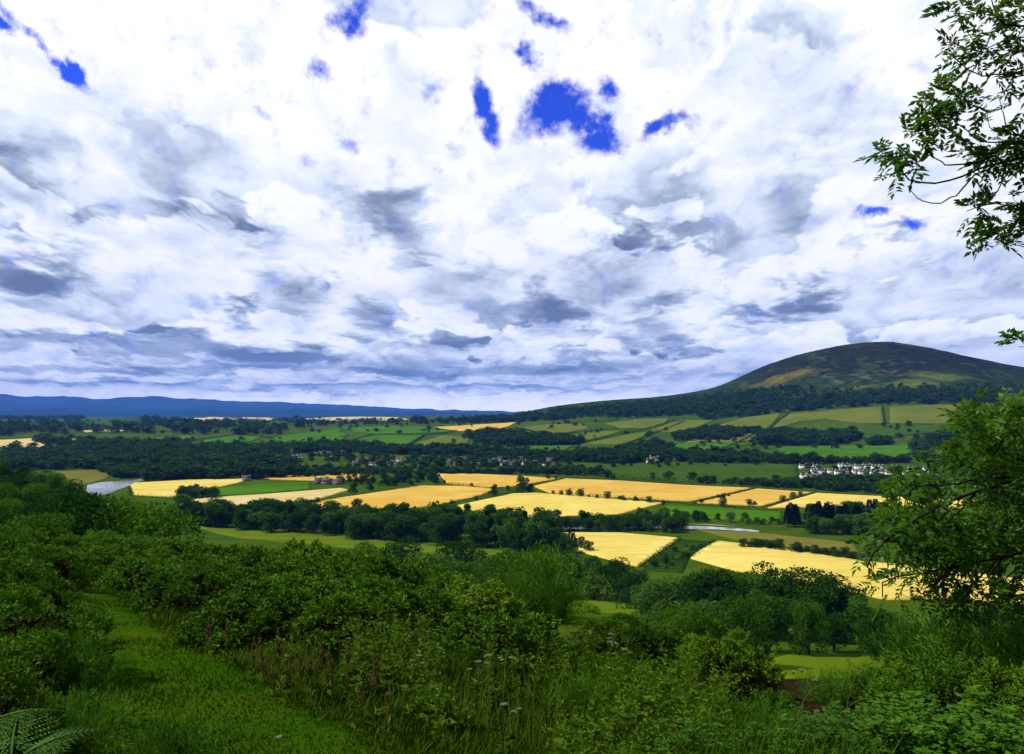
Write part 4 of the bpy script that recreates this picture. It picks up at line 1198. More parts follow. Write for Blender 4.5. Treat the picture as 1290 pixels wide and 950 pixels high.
DEAD = []
for s in range(5):
    V, F = gorse_np(500 + s, 24 + s * 4, 820, 15, .060, .022, .09, .65)
    proto('gorse', mesh('foliage', V, F, M_GORSE if s % 5 else M_GORSE2), stems_mesh(s, 9))
    DEAD.append(mesh('dead_wood', *dead_np(s), M_DEAD))
for s in range(3):
    V, F = gorse_np(540 + s, 28 + s * 6, 1450, 18, .046, .015, .09, .75)
    proto('gorse_close', mesh('foliage', V, F, M_GORSE if s != 1 else M_GORSE2), stems_mesh(60 + s, 12))
for s in range(3):
    V, F = broom_np(560 + s, 150, 50, .085, .010, .8)
    proto('broom', mesh('foliage', V, F, M_BROOM), stems_mesh(70 + s, 14, .7, .35, .008, M_STEM))
for s in range(2):
    V, F = broom_np(580 + s, 90, 46, .11, .014, .6)
    proto('tuft', mesh('foliage', V, F, M_BROOM), stems_mesh(77 + s, 14, .7, .35, .008, M_STEM))
for s in range(3):
    V, F = bramble_np(600 + s)
    proto('bramble', mesh('foliage', V, F, M_BRAMBLE), stems_mesh(80 + s, 14, .7, .5, .007))
FP = ('foliage', 'stem')


def shrub(kind, *a):
    o = plant(kind, *a)
    if kind.startswith('gorse'): link('dead_wood', random.choice(DEAD), o)
    return o


# --- the bank of gorse beyond the grass track, in rows that step down the hill
rows = [(8.0, 440, 650, 812, 806, 'front row'), (9.4, 325, 660, 786, 776, 'second row'), (11.6, 240, 650, 752, 738, 'third row'), (14.6, 180, 640, 722, 712, 'fourth row'), (19., 118, 640, 704, 702, 'fifth row'),
        (23.5, 78, 650, 690, 694, 'sixth row'), (29., 70, 650, 682, 690, 'seventh row'), (37., 60, 655, 674, 690, 'topmost row')]
_g = np.random.default_rng(31)
for d, p0, p1, t0, t1, rn in rows:
    step = 1.5 * FPX / d * (.9 if d < 20 else .8)
    k = 0
    px = p0
    while px < p1:
        y = d * _g.uniform(.94, 1.06); f = (px - p0) / (p1 - p0)
        top = t0 + (t1 - t0) * f + _g.normal(0, 14 if d < 20 else 7) - 10 * math.sin(f * 3.1) + (max(0., px - 380) * .06 if d > 14 else 0) + max(0., px - 540) * (.5 if d > 14 else .2)
        x, gg, h = by_top(px, y, top)
        k += 1
        shrub('gorse', 'gorse_bush', 'dark green gorse bush in the %s of the bank, %s from the left' % (rn, nth(k)), 'bush', 'gorse bushes of the bank beyond the track', x, y, max(h * (1.12 if d < 18 else .98), .85), 1.2 if h > 1.3 else 1.5, gg, FP, .05)
        px += step * _g.uniform(.8, 1.2)
for px, y, top, kind, wd, lab in [
        (505, 7.2, 838, 'gorse', 1.3, 'low gorse among the weeds right of the dock stalks'), (585, 7.4, 834, 'broom', 1.2, 'low broom in the weeds under the feathery broom'), (640, 6.6, 858, 'gorse', 1.3, 'small gorse sunk in the weeds at mid picture'), (730, 6.4, 850, 'broom', 1.2, 'small broom in the weeds before the bright gorse'), (840, 6.2, 862, 'gorse', 1.3, 'small gorse in the weeds below the dark hollow'),
        (560, 9.2, 790, 'gorse', 1.2, 'low gorse bush right of the brown docks'), (620, 10., 782, 'gorse', 1.3, 'gorse bush under the left foot of the feathery broom'),
        (678, 14., 688, 'broom', 1.15, 'tall feathery broom fanning up alone in mid picture'), (655, 13.2, 722, 'broom', .9, 'shorter broom leaning left of the tall feathery one'), (705, 13., 730, 'broom', .95, 'shorter broom leaning right of the tall feathery one'),
        (742, 8.6, 776, 'gorse_close', 1.2, 'bright gorse bush right of the feathery broom'), (800, 8.4, 770, 'gorse_close', 1.2, 'bright gorse bush with a dark hollow under it'), (838, 9.6, 770, 'gorse', 1.25, 'gorse bush linking the bright one and the big dark one'),
        (690, 9.0, 806, 'gorse', 1.3, 'low gorse bush at the foot of the feathery broom'), (770, 12.5, 782, 'gorse', 1.2, 'gorse bush at the edge of the light meadow'), (835, 13.5, 775, 'gorse', 1.2, 'gorse bush below the farm track trees'),
        (918, 7.6, 778, 'gorse_close', 1.2, 'big dark gorse bush beside the small meadow'), (880, 8.8, 790, 'gorse', 1.1, 'gorse bush on the left flank of the big dark one'), (945, 9.2, 815, 'gorse', 1., 'gorse bush on the right flank of the big dark one'),
        (980, 6.6, 856, 'gorse_close', 1.05, 'spiky gorse bush in front of the small meadow'), (950, 6., 880, 'broom', 1.3, 'short broom below the spiky gorse bush'), (1045, 7.4, 856, 'broom', 1.2, 'broom whips rising before the small meadow'),
        (1098, 8.2, 832, 'broom', 1.15, 'broom with loose tips right of the small meadow'), (1140, 8.4, 812, 'gorse', 1.2, 'gorse bush right of the loose tipped broom'), (1085, 7., 850, 'gorse_close', 1.1, 'dark gorse bush above the bright brambles'),
        (1190, 8.6, 772, 'broom', 1.3, 'pale broom bush under the hanging ash twigs'), (1235, 8., 782, 'gorse_close', 1.2, 'gorse bush under the hanging ash twigs'), (1285, 7.6, 770, 'broom', 1.3, 'broom bush at the right edge under the ash'),
        (1150, 6.6, 822, 'gorse_close', 1.25, 'rounded gorse bush with dark hollow beneath it'), (1212, 6.2, 812, 'gorse_close', 1.2, 'rounded pale gorse bush on the right slope'), (1275, 6., 815, 'gorse_close', 1.25, 'rounded gorse bush at the right edge over the brambles'),
        (1120, 5.2, 893, 'bramble', 1.5, 'bramble with bright broad leaves near the bottom edge'), (1060, 5.1, 903, 'bramble', 1.6, 'bramble left of the brightest one at the bottom'), (1190, 5., 900, 'bramble', 1.6, 'bramble right of the brightest one at the bottom'),
        (1260, 4.9, 893, 'bramble', 1.6, 'bramble in the bottom right corner'), (1010, 4.9, 918, 'bramble', 1.6, 'low bramble under the spiky gorse'), (900, 4.9, 922, 'bramble', 1.6, 'low bramble among tall weeds at the bottom edge'),
        (18, 8.5, 688, 'gorse_close', 1.1, 'tall gorse bush at the left edge behind the nearest one'), (-30, 7., 690, 'gorse_close', 1.1, 'gorse bush cut by the left edge'), (40, 6.6, 715, 'gorse_close', 1.05, 'large near gorse bush left of the track'),
        (72, 8.2, 718, 'gorse_close', 1., 'gorse bush at the bend of the track'), (25, 5.4, 772, 'gorse_close', 1.1, 'nearest dark gorse bush in the left corner'), (78, 5.6, 800, 'broom', .9, 'broom whips leaning over the track from the left'),
        (95, 7.2, 770, 'broom', .9, 'broom at the left verge of the track'), (-20, 4.6, 800, 'gorse_close', 1.1, 'gorse bush cut by the left edge above the fern'), (95, 4.9, 868, 'broom', 1., 'low broom whips beside the fern'),
        (8, 11., 674, 'gorse', 1.2, 'gorse bush high at the left edge'), (55, 13., 672, 'gorse', 1.2, 'gorse bush behind the bend of the track'), (90, 17., 680, 'gorse', 1.2, 'gorse bush where the track leaves the view'), (20, 17., 662, 'gorse', 1.2, 'gorse bush farthest up the left edge'),
        (50, 26., 655, 'gorse', 1.2, 'gorse bush below the hillside trees at the left'), (120, 30., 668, 'gorse', 1.2, 'gorse bush below the big dark dome'),
        (215, 4.75, 893, 'tuft', 1.1, 'small dark broom tuft standing in the track'), (240, 4.6, 915, 'tuft', 1.1, 'smaller broom tuft beside the one in the track')]:
    x, gg, h = by_top(px, y, top)
    nm = {'broom': 'broom_bush', 'tuft': 'broom_bush', 'bramble': 'bramble_bush'}.get(kind, 'gorse_bush')
    shrub(kind, nm, lab, 'bush', None, x, y, max(h, .35), wd, gg, FP, .04)

# --- hawthorns and scrub on the hidden slope just below the brow
for px, y, top, lab in [(735, 40, 778, 'pale hawthorn above the bright gorse'), (790, 36, 784, 'small hawthorn at the light meadow edge'), (850, 45, 772, 'hawthorn below the grey green bushy tree'), (875, 55, 748, 'hawthorn behind the gorse beside the pale tree'),
                        (640, 45, 772, 'hawthorn left of the feathery broom'), (605, 40, 765, 'hawthorn behind the gorse left of the broom'), (1170, 50, 815, 'hawthorn at the right end of the small meadow'), (1220, 45, 790, 'hawthorn behind the pale broom'), (1275, 45, 780, 'hawthorn behind the right edge broom')]:
    x, gg, h = by_top(px, y, top)
    plant('bush_a', 'hawthorn', lab, 'bush', None, x, y, max(h, 1.5), 1.3, gg)

# --- dark litter under the scrub, where no grass grows
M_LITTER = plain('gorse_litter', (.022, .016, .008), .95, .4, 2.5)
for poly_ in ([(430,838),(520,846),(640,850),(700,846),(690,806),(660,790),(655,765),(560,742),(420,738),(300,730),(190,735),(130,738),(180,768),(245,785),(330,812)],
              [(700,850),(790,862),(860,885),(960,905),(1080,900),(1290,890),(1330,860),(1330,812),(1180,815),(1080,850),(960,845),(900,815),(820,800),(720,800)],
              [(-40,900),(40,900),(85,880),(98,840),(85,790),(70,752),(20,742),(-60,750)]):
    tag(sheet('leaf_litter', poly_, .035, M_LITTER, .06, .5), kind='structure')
# --- the mown grass track
_pc = np.array([(325, 955), (250, 880), (186, 830), (144, 790), (120, 763), (108, 748)], float)
_pw = ground(_pc[:, 0], _pc[:, 1])
_pd = np.array([.85, .68, .58, .5, .45, .42])
_pw = np.concatenate([[[_pw[0, 0] + .9, _pw[0, 1] - 3.5, 0]], _pw, [[_pw[-1, 0] - 3., _pw[-1, 1] + 3., 0]]]); _pd = np.concatenate([[1.2], _pd, [.6]])
tn = unit(np.gradient(_pw[:, :2], axis=0)); nv = np.stack([tn[:, 1], -tn[:, 0]], 1)
_poly = np.concatenate([_pw[:, :2] + nv * _pd[:, None], (_pw[:, :2] - nv * _pd[:, None])[::-1]])
m, t, out = material('track_turf')
geo = t.node('ShaderNodeNewGeometry'); pos = geo.outputs['Position']
n1_ = t.noise(pos, .9, 5., .6); n2_ = t.noise(pos, 9., 6., .7)
c = t.mix(t.mr(n1_, .38, .62, smooth=True), (.020, .070, .002), (.044, .082, .003))
c = t.mix(t.mr(n2_, .35, .7, 0., .6), c, (.022, .050, .002))
bs = t.node('ShaderNodeBsdfPrincipled'); t.set(bs.inputs['Base Color'], c); bs.inputs['Roughness'].default_value = .9; bs.inputs['Specular IOR Level'].default_value = 0.
bp = t.node('ShaderNodeBump'); bp.inputs['Strength'].default_value = .8; bp.inputs['Distance'].default_value = .03
t.l.new(n2_, bp.inputs['Height']); t.l.new(bp.outputs[0], bs.inputs['Normal']); t.l.new(bs.outputs[0], out.inputs[0])
tag(sheet('path', _poly, .012, m, .05, .35, True), kind='structure')


def path_dist(x, y):
    """distance outside the track edge (negative on it)"""
    best = np.full(x.shape, 1e9)
    for i in range(len(_pw) - 1):
        a = _pw[i, :2]; b = _pw[i+1, :2]; ab = b - a
        tt = np.clip(((x - a[0]) * ab[0] + (y - a[1]) * ab[1]) / (ab @ ab), 0, 1)
        dd = np.hypot(x - a[0] - tt * ab[0], y - a[1] - tt * ab[1]) - (_pd[i] + tt * (_pd[i+1] - _pd[i]))
        best = np.minimum(best, dd)
    return best


def blades(name, x, y, h, w, mat_, lean=.45, sd=3):
    r = np.random.default_rng(sd); n = len(x)
    z = H(x, y) + .01
    b = np.stack([x, y, z - .02], 1)
    a = r.uniform(0, 6.28, n); l = r.uniform(.1, 1., n) * lean * h
    d = np.stack([np.cos(a) * l, np.sin(a) * l, 0 * a], 1)
    sd_ = np.stack([-np.sin(a + r.normal(0, .8, n)), np.cos(a), 0 * a], 1) * (w / 2)[:, None]
    up = np.stack([0*a, 0*a, h], 1)
    V = np.stack([b - sd_, b + sd_, b + d * .35 + up * .6 + sd_ * .7, b + d * .35 + up * .6 - sd_ * .7, b + d + up], 1).reshape(-1, 3)
    k = np.arange(n)[:, None] * 5
    Q = k + np.array([[0, 1, 2, 3]]); T = k + np.array([[3, 2, 4]])
    return link(name, mesh(name, V, [Q, T], mat_))


_b = np.random.default_rng(41)
N = 230000
yy = 3.2 + 16 * _b.uniform(0, 1, N) ** 1.6; xx = _b.uniform(-.72, .45, N) * yy
pdist = path_dist(xx, yy)
keep = pdist < 2.6
xx, yy, pdist = xx[keep], yy[keep], pdist[keep]
hgt = (.035 + .05 * sstep(-.2, .35, pdist) + .12 * sstep(.3, 1.6, pdist)) * _b.uniform(.5, 1.5, len(xx)) * (1 + .5 * vnoise(xx * 1.4, yy * 1.4, 3))
tag(blades('short_grass', xx, yy, hgt, .006 + .0011 * yy, M_BLADE, .8), kind='stuff')
# taller seeding grass between the track and the gorse, and on the left verge
N = 60000
yy = 4. + 3.9 * _b.uniform(0, 1, N); xx = _b.uniform(-.60, .35, N) * yy
pdist = path_dist(xx, yy); px_ = 645 + FPX * xx / yy
keep = (pdist > .04) & (((px_ > 190) & (px_ < 700) & (_b.uniform(0, 1, N) < np.where(px_ > 400, .06, .5))) | ((px_ < 165) & (_b.uniform(0, 1, N) < .5))) & (vnoise(xx * .9, yy * .9, 8) > -.35)
xx, yy, pdist = xx[keep], yy[keep], pdist[keep]
hgt = (.13 + .26 * sstep(.0, .9, pdist)) * _b.uniform(.5, 1.25, len(xx))
tag(blades('tall_grass', xx, yy, hgt, .005 + .0006 * yy, M_TALLG, .4, 9), kind='stuff')

# --- mixed weeds filling the bottom of the view
r = np.random.default_rng(51); Vs = []; Fs = []; n = 0
ns = 4200
sy = 3.9 + 5.2 * r.uniform(0, 1, ns) ** 1.3; sx = r.uniform(-.33, .68, ns) * sy
ok = (path_dist(sx, sy) > .35) & ((sx / sy < .26) | (sy < 4.7)) & (vnoise(sx * 1.7, sy * 1.7, 14) > -.3) & (sx / sy > -.29 + .05 * vnoise(sy * 2, sx, 2)) & ((sx / sy > -.2) | (r.uniform(0, 1, ns) < .7))
sx, sy = sx[ok], sy[ok]
for x, y in zip(sx, sy):
    hh = r.uniform(.2, .62) * (1. if x / y > -.2 else .6) * (.8 + .35 * float(vnoise(x * .8, y * .8, 6))) * (.75 if y < 5 else 1.)
    k = int(16 + hh * 26)
    t_ = np.sort(r.uniform(.12, 1, k)); a = np.arange(k) * 2.4 + r.uniform(0, 6)
    lean = r.normal(0, .12, 2)
    b = np.stack([x + lean[0] * t_ * hh, y + lean[1] * t_ * hh, float(H(x, y)) + t_ * hh], 1)
    d = np.stack([np.cos(a), np.sin(a), r.uniform(-.2, .7, k)], 1)
    lf = (.085 * (1.15 - t_) + .022) * r.uniform(.7, 1.3, k)
    V, F = leaves(b, d, lf, lf * r.uniform(.22, .5), r, None, .15)
    Vs.append(V); Fs.append(F + n); n += len(V)
tag(link('undergrowth', mesh('undergrowth', np.concatenate(Vs), np.concatenate(Fs), M_WEED)), kind='stuff')


# --- brown seeding docks
def dock(seed):
    r = np.random.default_rng(seed)
    mb = MB(); lean = r.normal(0, .05, 2)
    P = np.array([[0, 0, -.03], [lean[0] * .5, lean[1] * .5, .5], [lean[0], lean[1], 1.]])
    mb.tube(P, [.009, .007, .003], 5)
    br = [(P[1] * .4 + P[2] * .6 * 1., 0)]
    pts = []
    for k in range(7):
        z = r.uniform(.4, .85); a = r.uniform(0, 6.28); l = r.uniform(.12, .3) * (1.2 - z)
        s = np.array([lean[0] * z, lean[1] * z, z]); e = s + np.array([math.cos(a) * l * .5, math.sin(a) * l * .5, l])
        mb.tube([s, (s + e) / 2 + np.array([math.cos(a), math.sin(a), 0]) * .02, e], [.004, .003, .002], 4)
        pts.append(s + (e - s) * r.uniform(.2, 1, (110, 1)))
    pts.append(np.stack([lean[0] * (q := r.uniform(.5, 1.02, 130)), lean[1] * q, q], 1))
    p = np.concatenate(pts); p = p + r.normal(0, .013, p.shape)
    V, F = leaves(p, r.normal(size=p.shape), .024, .018, r)
    k = 7; a = r.uniform(0, 6.28, k); b = np.stack([0*a, 0*a, r.uniform(.04, .35, k)], 1)
    V2, F2 = leaves(b, np.stack([np.cos(a), np.sin(a), r.uniform(.2, .8, k)], 1), r.uniform(.16, .3, k), .055, r, None, .1)
    return mb.mesh('stem', M_DOCK, True), mesh('seed_head', V, F, M_DOCK), mesh('leaf', V2, F2, M_WEED)


DOCKS = [dock(s) for s in range(5)]
_d = np.random.default_rng(61)
spots = [(262,9.6),(285,9.4),(318,8.9),(333,8.4),(345,8.2),(354,8.6),(361,8.1),(370,8.8),(380,8.5),(392,8.3),(404,8.6),(420,8.3),(440,8.2),(455,7.6),(472,7.2),(488,7.0)]
for i, (px, y) in enumerate(spots):
    y = y * .80; u, _ = ray(px, 840); x = u * y; z = gz(x, y); h = _d.uniform(.34, .56)
    o = link('dock_plant', None, None, (x, y, z)); o.rotation_euler = (_d.normal(0, .05), _d.normal(0, .05), _d.uniform(0, 6.28)); o.scale = (h * .85, h * .85, h)
    tag(o, 'dead brown seeding dock stalk at the foot of the gorse bank, %s from the left' % nth(i + 1), 'plant', 'brown dock stalks before the gorse bank')
    a, b, c_ = DOCKS[i % 5]
    link('stem', a, o); link('seed_head', b, o); link('leaf', c_, o)


# --- white umbels
def umbel(seed):
    r = np.random.default_rng(seed); mb = MB()
    mb.tube([(0, 0, -.03), (.02, 0, .5), (0, .02, .94)], [.008, .006, .004], 5)
    heads = []
    for k in range(3):
        z = [.94, .80, .74][k]; a = r.uniform(0, 6.28); l = [0, .13, .16][k]
        top = np.array([math.cos(a) * l, math.sin(a) * l, [1., .93, .9][k]])
        if k: mb.tube([(0.005, 0.01, z - .22), top * np.array([.6, .6, .93]), top], [.004, .003, .002], 4)
        R0 = [.036, .026, .022][k]
        hd = []; heads.append(hd)
        for j in range(14):
            aa = j * 2.4; rr = R0 * math.sqrt((j + .5) / 14)
            tip = top + np.array([math.cos(aa) * rr, math.sin(aa) * rr, .02 - rr * .15])
            mb.tube([top - np.array([0, 0, .03]), tip], [.0015, .001], 3)
            hd.append(tip + r.normal(0, .006, (9, 3)) * np.array([1, 1, .35]))
    hm = []
    for hd in heads:
        p = np.concatenate(hd); d = r.normal(size=p.shape) * np.array([1, 1, .25])
        hm.append(mesh('flower_head', *leaves(p, d, .014, .012, r, np.tile([0, 0, 1.], (len(p), 1))), M_UMBEL))
    k = 26; a = r.uniform(0, 6.28, k); zz = r.uniform(.1, .6, k)
    V2, F2 = leaves(np.stack([0*a, 0*a, zz], 1), np.stack([np.cos(a), np.sin(a), r.uniform(0, .6, k)], 1), r.uniform(.08, .2, k), .04, r, None, .1)
    return mb.mesh('stem', M_STEM, True), hm, mesh('leaf', V2, F2, M_WEED)


UMB = [umbel(s) for s in range(3)]
for i, (px, y, top, lab) in enumerate([(449, 7.6, 852, 'white umbel flower among the dock stalks'), (540, 7.4, 836, 'white umbel flower left of the pinkish one'), (528, 6.8, 862, 'small white umbel in the low weeds before the gorse'),
        (603, 6.6, 834, 'broad pinkish umbel left of the broad cream one'), (617, 6.8, 826, 'broad cream umbel in the middle of the weeds'), (645, 7., 846, 'thin umbel right of the broad cream one'),
        (770, 6.6, 800, 'tall white umbel before the bright gorse'), (775, 6.7, 812, 'second white umbel before the bright gorse'), (635, 5.2, 888, 'lone white umbel low in the weeds'), (1010, 6., 845, 'white umbel by the spiky gorse')]):
    x, gg, h = by_top(px, y, top)
    o = link('hogweed', None, None, (x, y, gg)); h = max(h, .35); o.scale = (.62, .62, h); o.rotation_euler = (0, 0, i * 1.3)
    tag(o, lab, 'flower', 'white umbels in the weeds')
    a, b, c_ = UMB[i % 3]; link('stem', a, o); [link('flower_head', q, o) for q in b]; link('leaf', c_, o)

# --- pale arching seed stems on the right
for px, y, top, lab in [(1000, 5.6, 862, 'pale dry grass stem arching over the left brambles'), (1085, 5.6, 872, 'pale dry grass stem arching before the dark hollow'), (1050, 5.4, 880, 'pale dry grass stem between two arching ones'), (1065, 6.4, 838, 'pale dry grass stem by the small meadow')]:
    x, gg, h = by_top(px, y, top); mb = MB()
    s_ = np.linspace(0, 1, 9)
    P = np.stack([.35 * s_ ** 2.2, 0 * s_, h * np.sin(s_ * 1.85) / .99], 1)
    mb.tube(P, .0022 * (1.1 - .6 * s_), 5)
    o = link('grass_stem', mb.mesh('grass_stem', plain('straw', (.16, .16, .07), .8, .2, 5.), True), None, (x, y, gg)); tag(o, lab, 'plant')

# --- bracken fern in the bottom left corner
def frond(seed, L):
    r = np.random.default_rng(seed); k = 14
    s_ = np.linspace(.12, 1, k)
    P = lambda q: np.stack([q * L * (1 - .12 * q), 0 * q, L * (.42 * q - .40 * q ** 2)], -1)
    V = []; F = []; n = 0
    for side in (-1, 1):
        for q in s_:
            b = P(np.array([q]))[0]; ln = L * .30 * (math.sin(math.pi * min(1, q * .8 + .2)) ** .8 + .05) * (1.06 - q) * 1.5
            m_ = 11; tt = np.linspace(.1, 1, m_)
            ax = unit(np.array([.45, side * 1., -.12]))
            bb = b + ax * ln * tt[:, None]
            for s2 in (-1, 1):
                d = np.tile(unit(np.cross(ax, [0, 0, 1.]) * s2 + ax * .6), (m_, 1))
                v, f = leaves(bb, d, ln * .15 * (1.1 - tt), ln * .05, r, np.tile([0, 0, 1.], (m_, 1)) + r.normal(0, .2, (m_, 3)))
                V.append(v); F.append(f + n); n += len(v)
    mb = MB(); mb.tube([P(np.array([q]))[0] for q in np.linspace(0, 1, 10)], L * .008 * np.linspace(1.2, .3, 10), 4)
    V.append(np.concatenate(mb.V)); F.append(np.concatenate(mb.F[4][:-1]) + n)
    return mesh('frond', np.concatenate(V), np.concatenate(F), M_FERN)


FR = [frond(s, 1.) for s in range(3)]
for px, y, z_up, n_, lab in [(15, 3.75, .42, 8, 'pale green fern in the bottom left corner'), (-60, 3.9, .45, 7, 'fern cut by the bottom left edge')]:
    u, _ = ray(px, 900); x = u * y; z = gz(x, y)
    o = tag(link('fern', None, None, (x, y, z)), lab, 'fern')
    mb = MB(); mb.tube([(0, 0, -.05), (0, 0, z_up)], [.02, .012], 6); link('stem', mb.mesh('stem', M_STEM, True), o)
    for k in range(n_):
        f = link('frond', FR[k % 3], o, (0, 0, z_up * (.75 + .25 * (k % 2))))
        f.rotation_euler = (random.uniform(-.15, .15), random.uniform(-.25, .0), -.15 + k * 6.283 / n_ + random.uniform(-.2, .2)); f.scale = (random.uniform(.42, .6),) * 3
# a pale stone in the turf
r = np.random.default_rng(5)
import bmesh
bm = bmesh.new(); bmesh.ops.create_icosphere(bm, subdivisions=3, radius=1.)
for v in bm.verts:
    q = v.co.copy(); v.co *= 1 + .16 * float(vnoise(q.x * 2.1 + 3, q.y * 2.1 + q.z, 4)); v.co.x *= 1.5; v.co.z *= .7
sm = bpy.data.meshes.new('stone'); bm.to_mesh(sm); bm.free(); sm.materials.append(plain('pale_stone', (.17, .18, .11), .9, .3, 14.))
p = G(352, 931)
o = link('stone', sm, None, (p[0], p[1], p[2] + .01)); o.scale = (.02,) * 3; o.rotation_euler = (0, 0, .6)
tag(o, 'small pale stone lying in the grass of the track', 'stone')

# ------------------------------------------------------------------ the ash tree leaning in from the right
def pinnate(P, D, r, L=.165, pairs=5, ll=.080, lw=.027):
    """compound leaves at P along D"""
    n = len(P); D = unit(D)
    up = np.tile([0, 0, 1.], (n, 1)); side = unit(np.cross(D, up) + r.normal(size=(n, 3)) * .35)
    nrm = unit(np.cross(side, D))
    Lk = L * r.uniform(.7, 1.2, n)
    base = []; dirs = []; ls = []; nn = []
    for k in range(pairs):
        q = (k + 1.2) / (pairs + .6)
        c = P + D * (Lk * q)[:, None] - up * (Lk * .35 * q * q)[:, None]
        for s in (-1, 1):
            base.append(c); dirs.append(unit(D * .7 + side * s + r.normal(size=(n, 3)) * .15 - up * .25)); ls.append(Lk / L * ll * (1 - .25 * abs(q - .6))); nn.append(nrm)
    base.append(P + D * Lk[:, None] - up * (Lk * .35)[:, None]); dirs.append(unit(D - up * .5)); ls.append(Lk / L * ll * 1.1); nn.append(nrm)
    b = np.concatenate(base); d = np.concatenate(dirs); l = np.concatenate(ls); m_ = np.concatenate(nn)
    return leaves(b, d, l, l * lw / ll * 1.15, r, m_ + r.normal(size=m_.shape) * .25, .12)


r = np.random.default_rng(71)
TY = 8.4; TX = at(1520, 400, TY)[0]; TG = gz(TX, TY)
ash = tag(link('ash_tree', None, None, (TX, TY, TG)), 'ash tree leaning in from the right edge with leafy twigs against sky and valley', 'tree')
base0 = np.array([TX, TY, TG])
mb = MB(); zt = np.linspace(-.2, 9.5, 12)
TP = np.stack([TX + .10 * np.sin(zt * .5) - .03 * zt, TY + .08 * np.cos(zt * .6), TG + zt], 1)
mb.tube(TP - base0, np.linspace(.24, .07, 12), 10)
link('trunk', mb.mesh('trunk', M_BARK, True), ash)
def trunk_at(z): return np.array([np.interp(z, TP[:, 2], TP[:, i]) for i in range(3)])


BR = [  # px, py, depth along each bough, from the trunk outwards; radius at the start
 ([(1400,110,7.8),(1335,170,7.3),(1290,198,7.0),(1243,208,6.9),(1191,229,6.8),(1150,229,6.7),(1128,206,6.7)], .020),
 ([(1400,150,7.6),(1288,205,7.1),(1267,222,7.0),(1250,250,6.9),(1236,260,6.9),(1218,266,6.8)], .013),
 ([(1335,170,7.3),(1260,205,7.0),(1226,222,6.9),(1203,246,6.9),(1180,256,6.8),(1166,255,6.8),(1143,234,6.7)], .011),
 ([(1400,150,7.4),(1310,165,7.1),(1268,180,6.9),(1240,178,6.9),(1212,160,6.8),(1192,140,6.8),(1178,125,6.8)], .013),
 ([(1268,180,6.9),(1230,205,6.8),(1196,208,6.8),(1170,190,6.7),(1160,168,6.7)], .009),
 ([(1380,40,7.6),(1310,80,7.2),(1265,94,7.0),(1237,95,6.9),(1210,82,6.9),(1195,60,6.8)], .014),
 ([(1310,80,7.2),(1288,120,7.1),(1271,104,7.0),(1262,84,7.0)], .008),
 ([(1290,175,7.0),(1267,153,6.95),(1257,118,6.9)], .007), ([(1290,172,7.0),(1255,165,6.9),(1243,148,6.9),(1243,130,6.9)], .006),
 ([(1400,0,7.4),(1310,40,7.2),(1257,54,7.0),(1236,62,6.9),(1222,48,6.9),(1215,20,6.9)], .012),
 ([(1310,40,7.2),(1268,30,7.0),(1250,5,7.0),(1245,-30,7.0)], .010),
 ([(1420,300,7.8),(1330,312,7.3),(1290,311,7.1),(1268,306,7.0),(1257,295,7.0),(1246,288,7.0)], .010),
 ([(1330,312,7.3),(1300,280,7.1),(1282,258,7.0),(1275,245,7.0)], .007),
 ([(1420,400,7.8),(1330,425,7.4),(1300,436,7.2),(1283,437,7.2)], .008),
 # the lower bough
 ([(1430,590,8.2),(1340,600,7.6),(1285,606,7.3),(1230,618,7.1),(1180,640,7.0),(1135,668,6.9),(1105,690,6.8),(1092,715,6.8)], .026),
 ([(1340,600,7.6),(1275,575,7.4),(1235,548,7.2),(1222,525,7.1)], .013), ([(1285,606,7.3),(1250,600,7.1),(1200,610,6.9),(1150,612,6.8),(1125,605,6.8)], .012),
 ([(1440,680,8.2),(1320,690,7.6),(1260,702,7.3),(1200,715,7.1),(1160,722,7.0),(1125,728,6.9),(1108,742,6.9),(1112,752,6.9)], .020),
 ([(1320,690,7.6),(1285,712,7.3),(1262,735,7.1),(1240,752,7.0),(1222,755,7.0)], .010), ([(1260,702,7.3),(1240,722,7.1),(1215,742,7.0),(1196,750,6.9)], .008),
 ([(1200,715,7.1),(1180,735,7.0),(1165,748,6.9),(1150,750,6.9)], .007), ([(1330,730,7.5),(1295,738,7.3),(1270,750,7.2),(1252,757,7.1)], .008),
 ([(1430,540,8.3),(1340,545,7.8),(1290,535,7.5),(1262,520,7.4),(1250,506,7.4)], .012), ([(1230,618,7.1),(1205,650,7.0),(1180,690,6.9),(1165,705,6.9)], .009),
 ([(1300,720,7.3),(1280,735,7.2),(1275,752,7.2)], .006), ([(1160,722,7.0),(1140,738,6.95),(1130,752,6.9)], .005), ([(1225,745,7.0),(1205,735,7.0),(1190,728,6.9)], .005)]
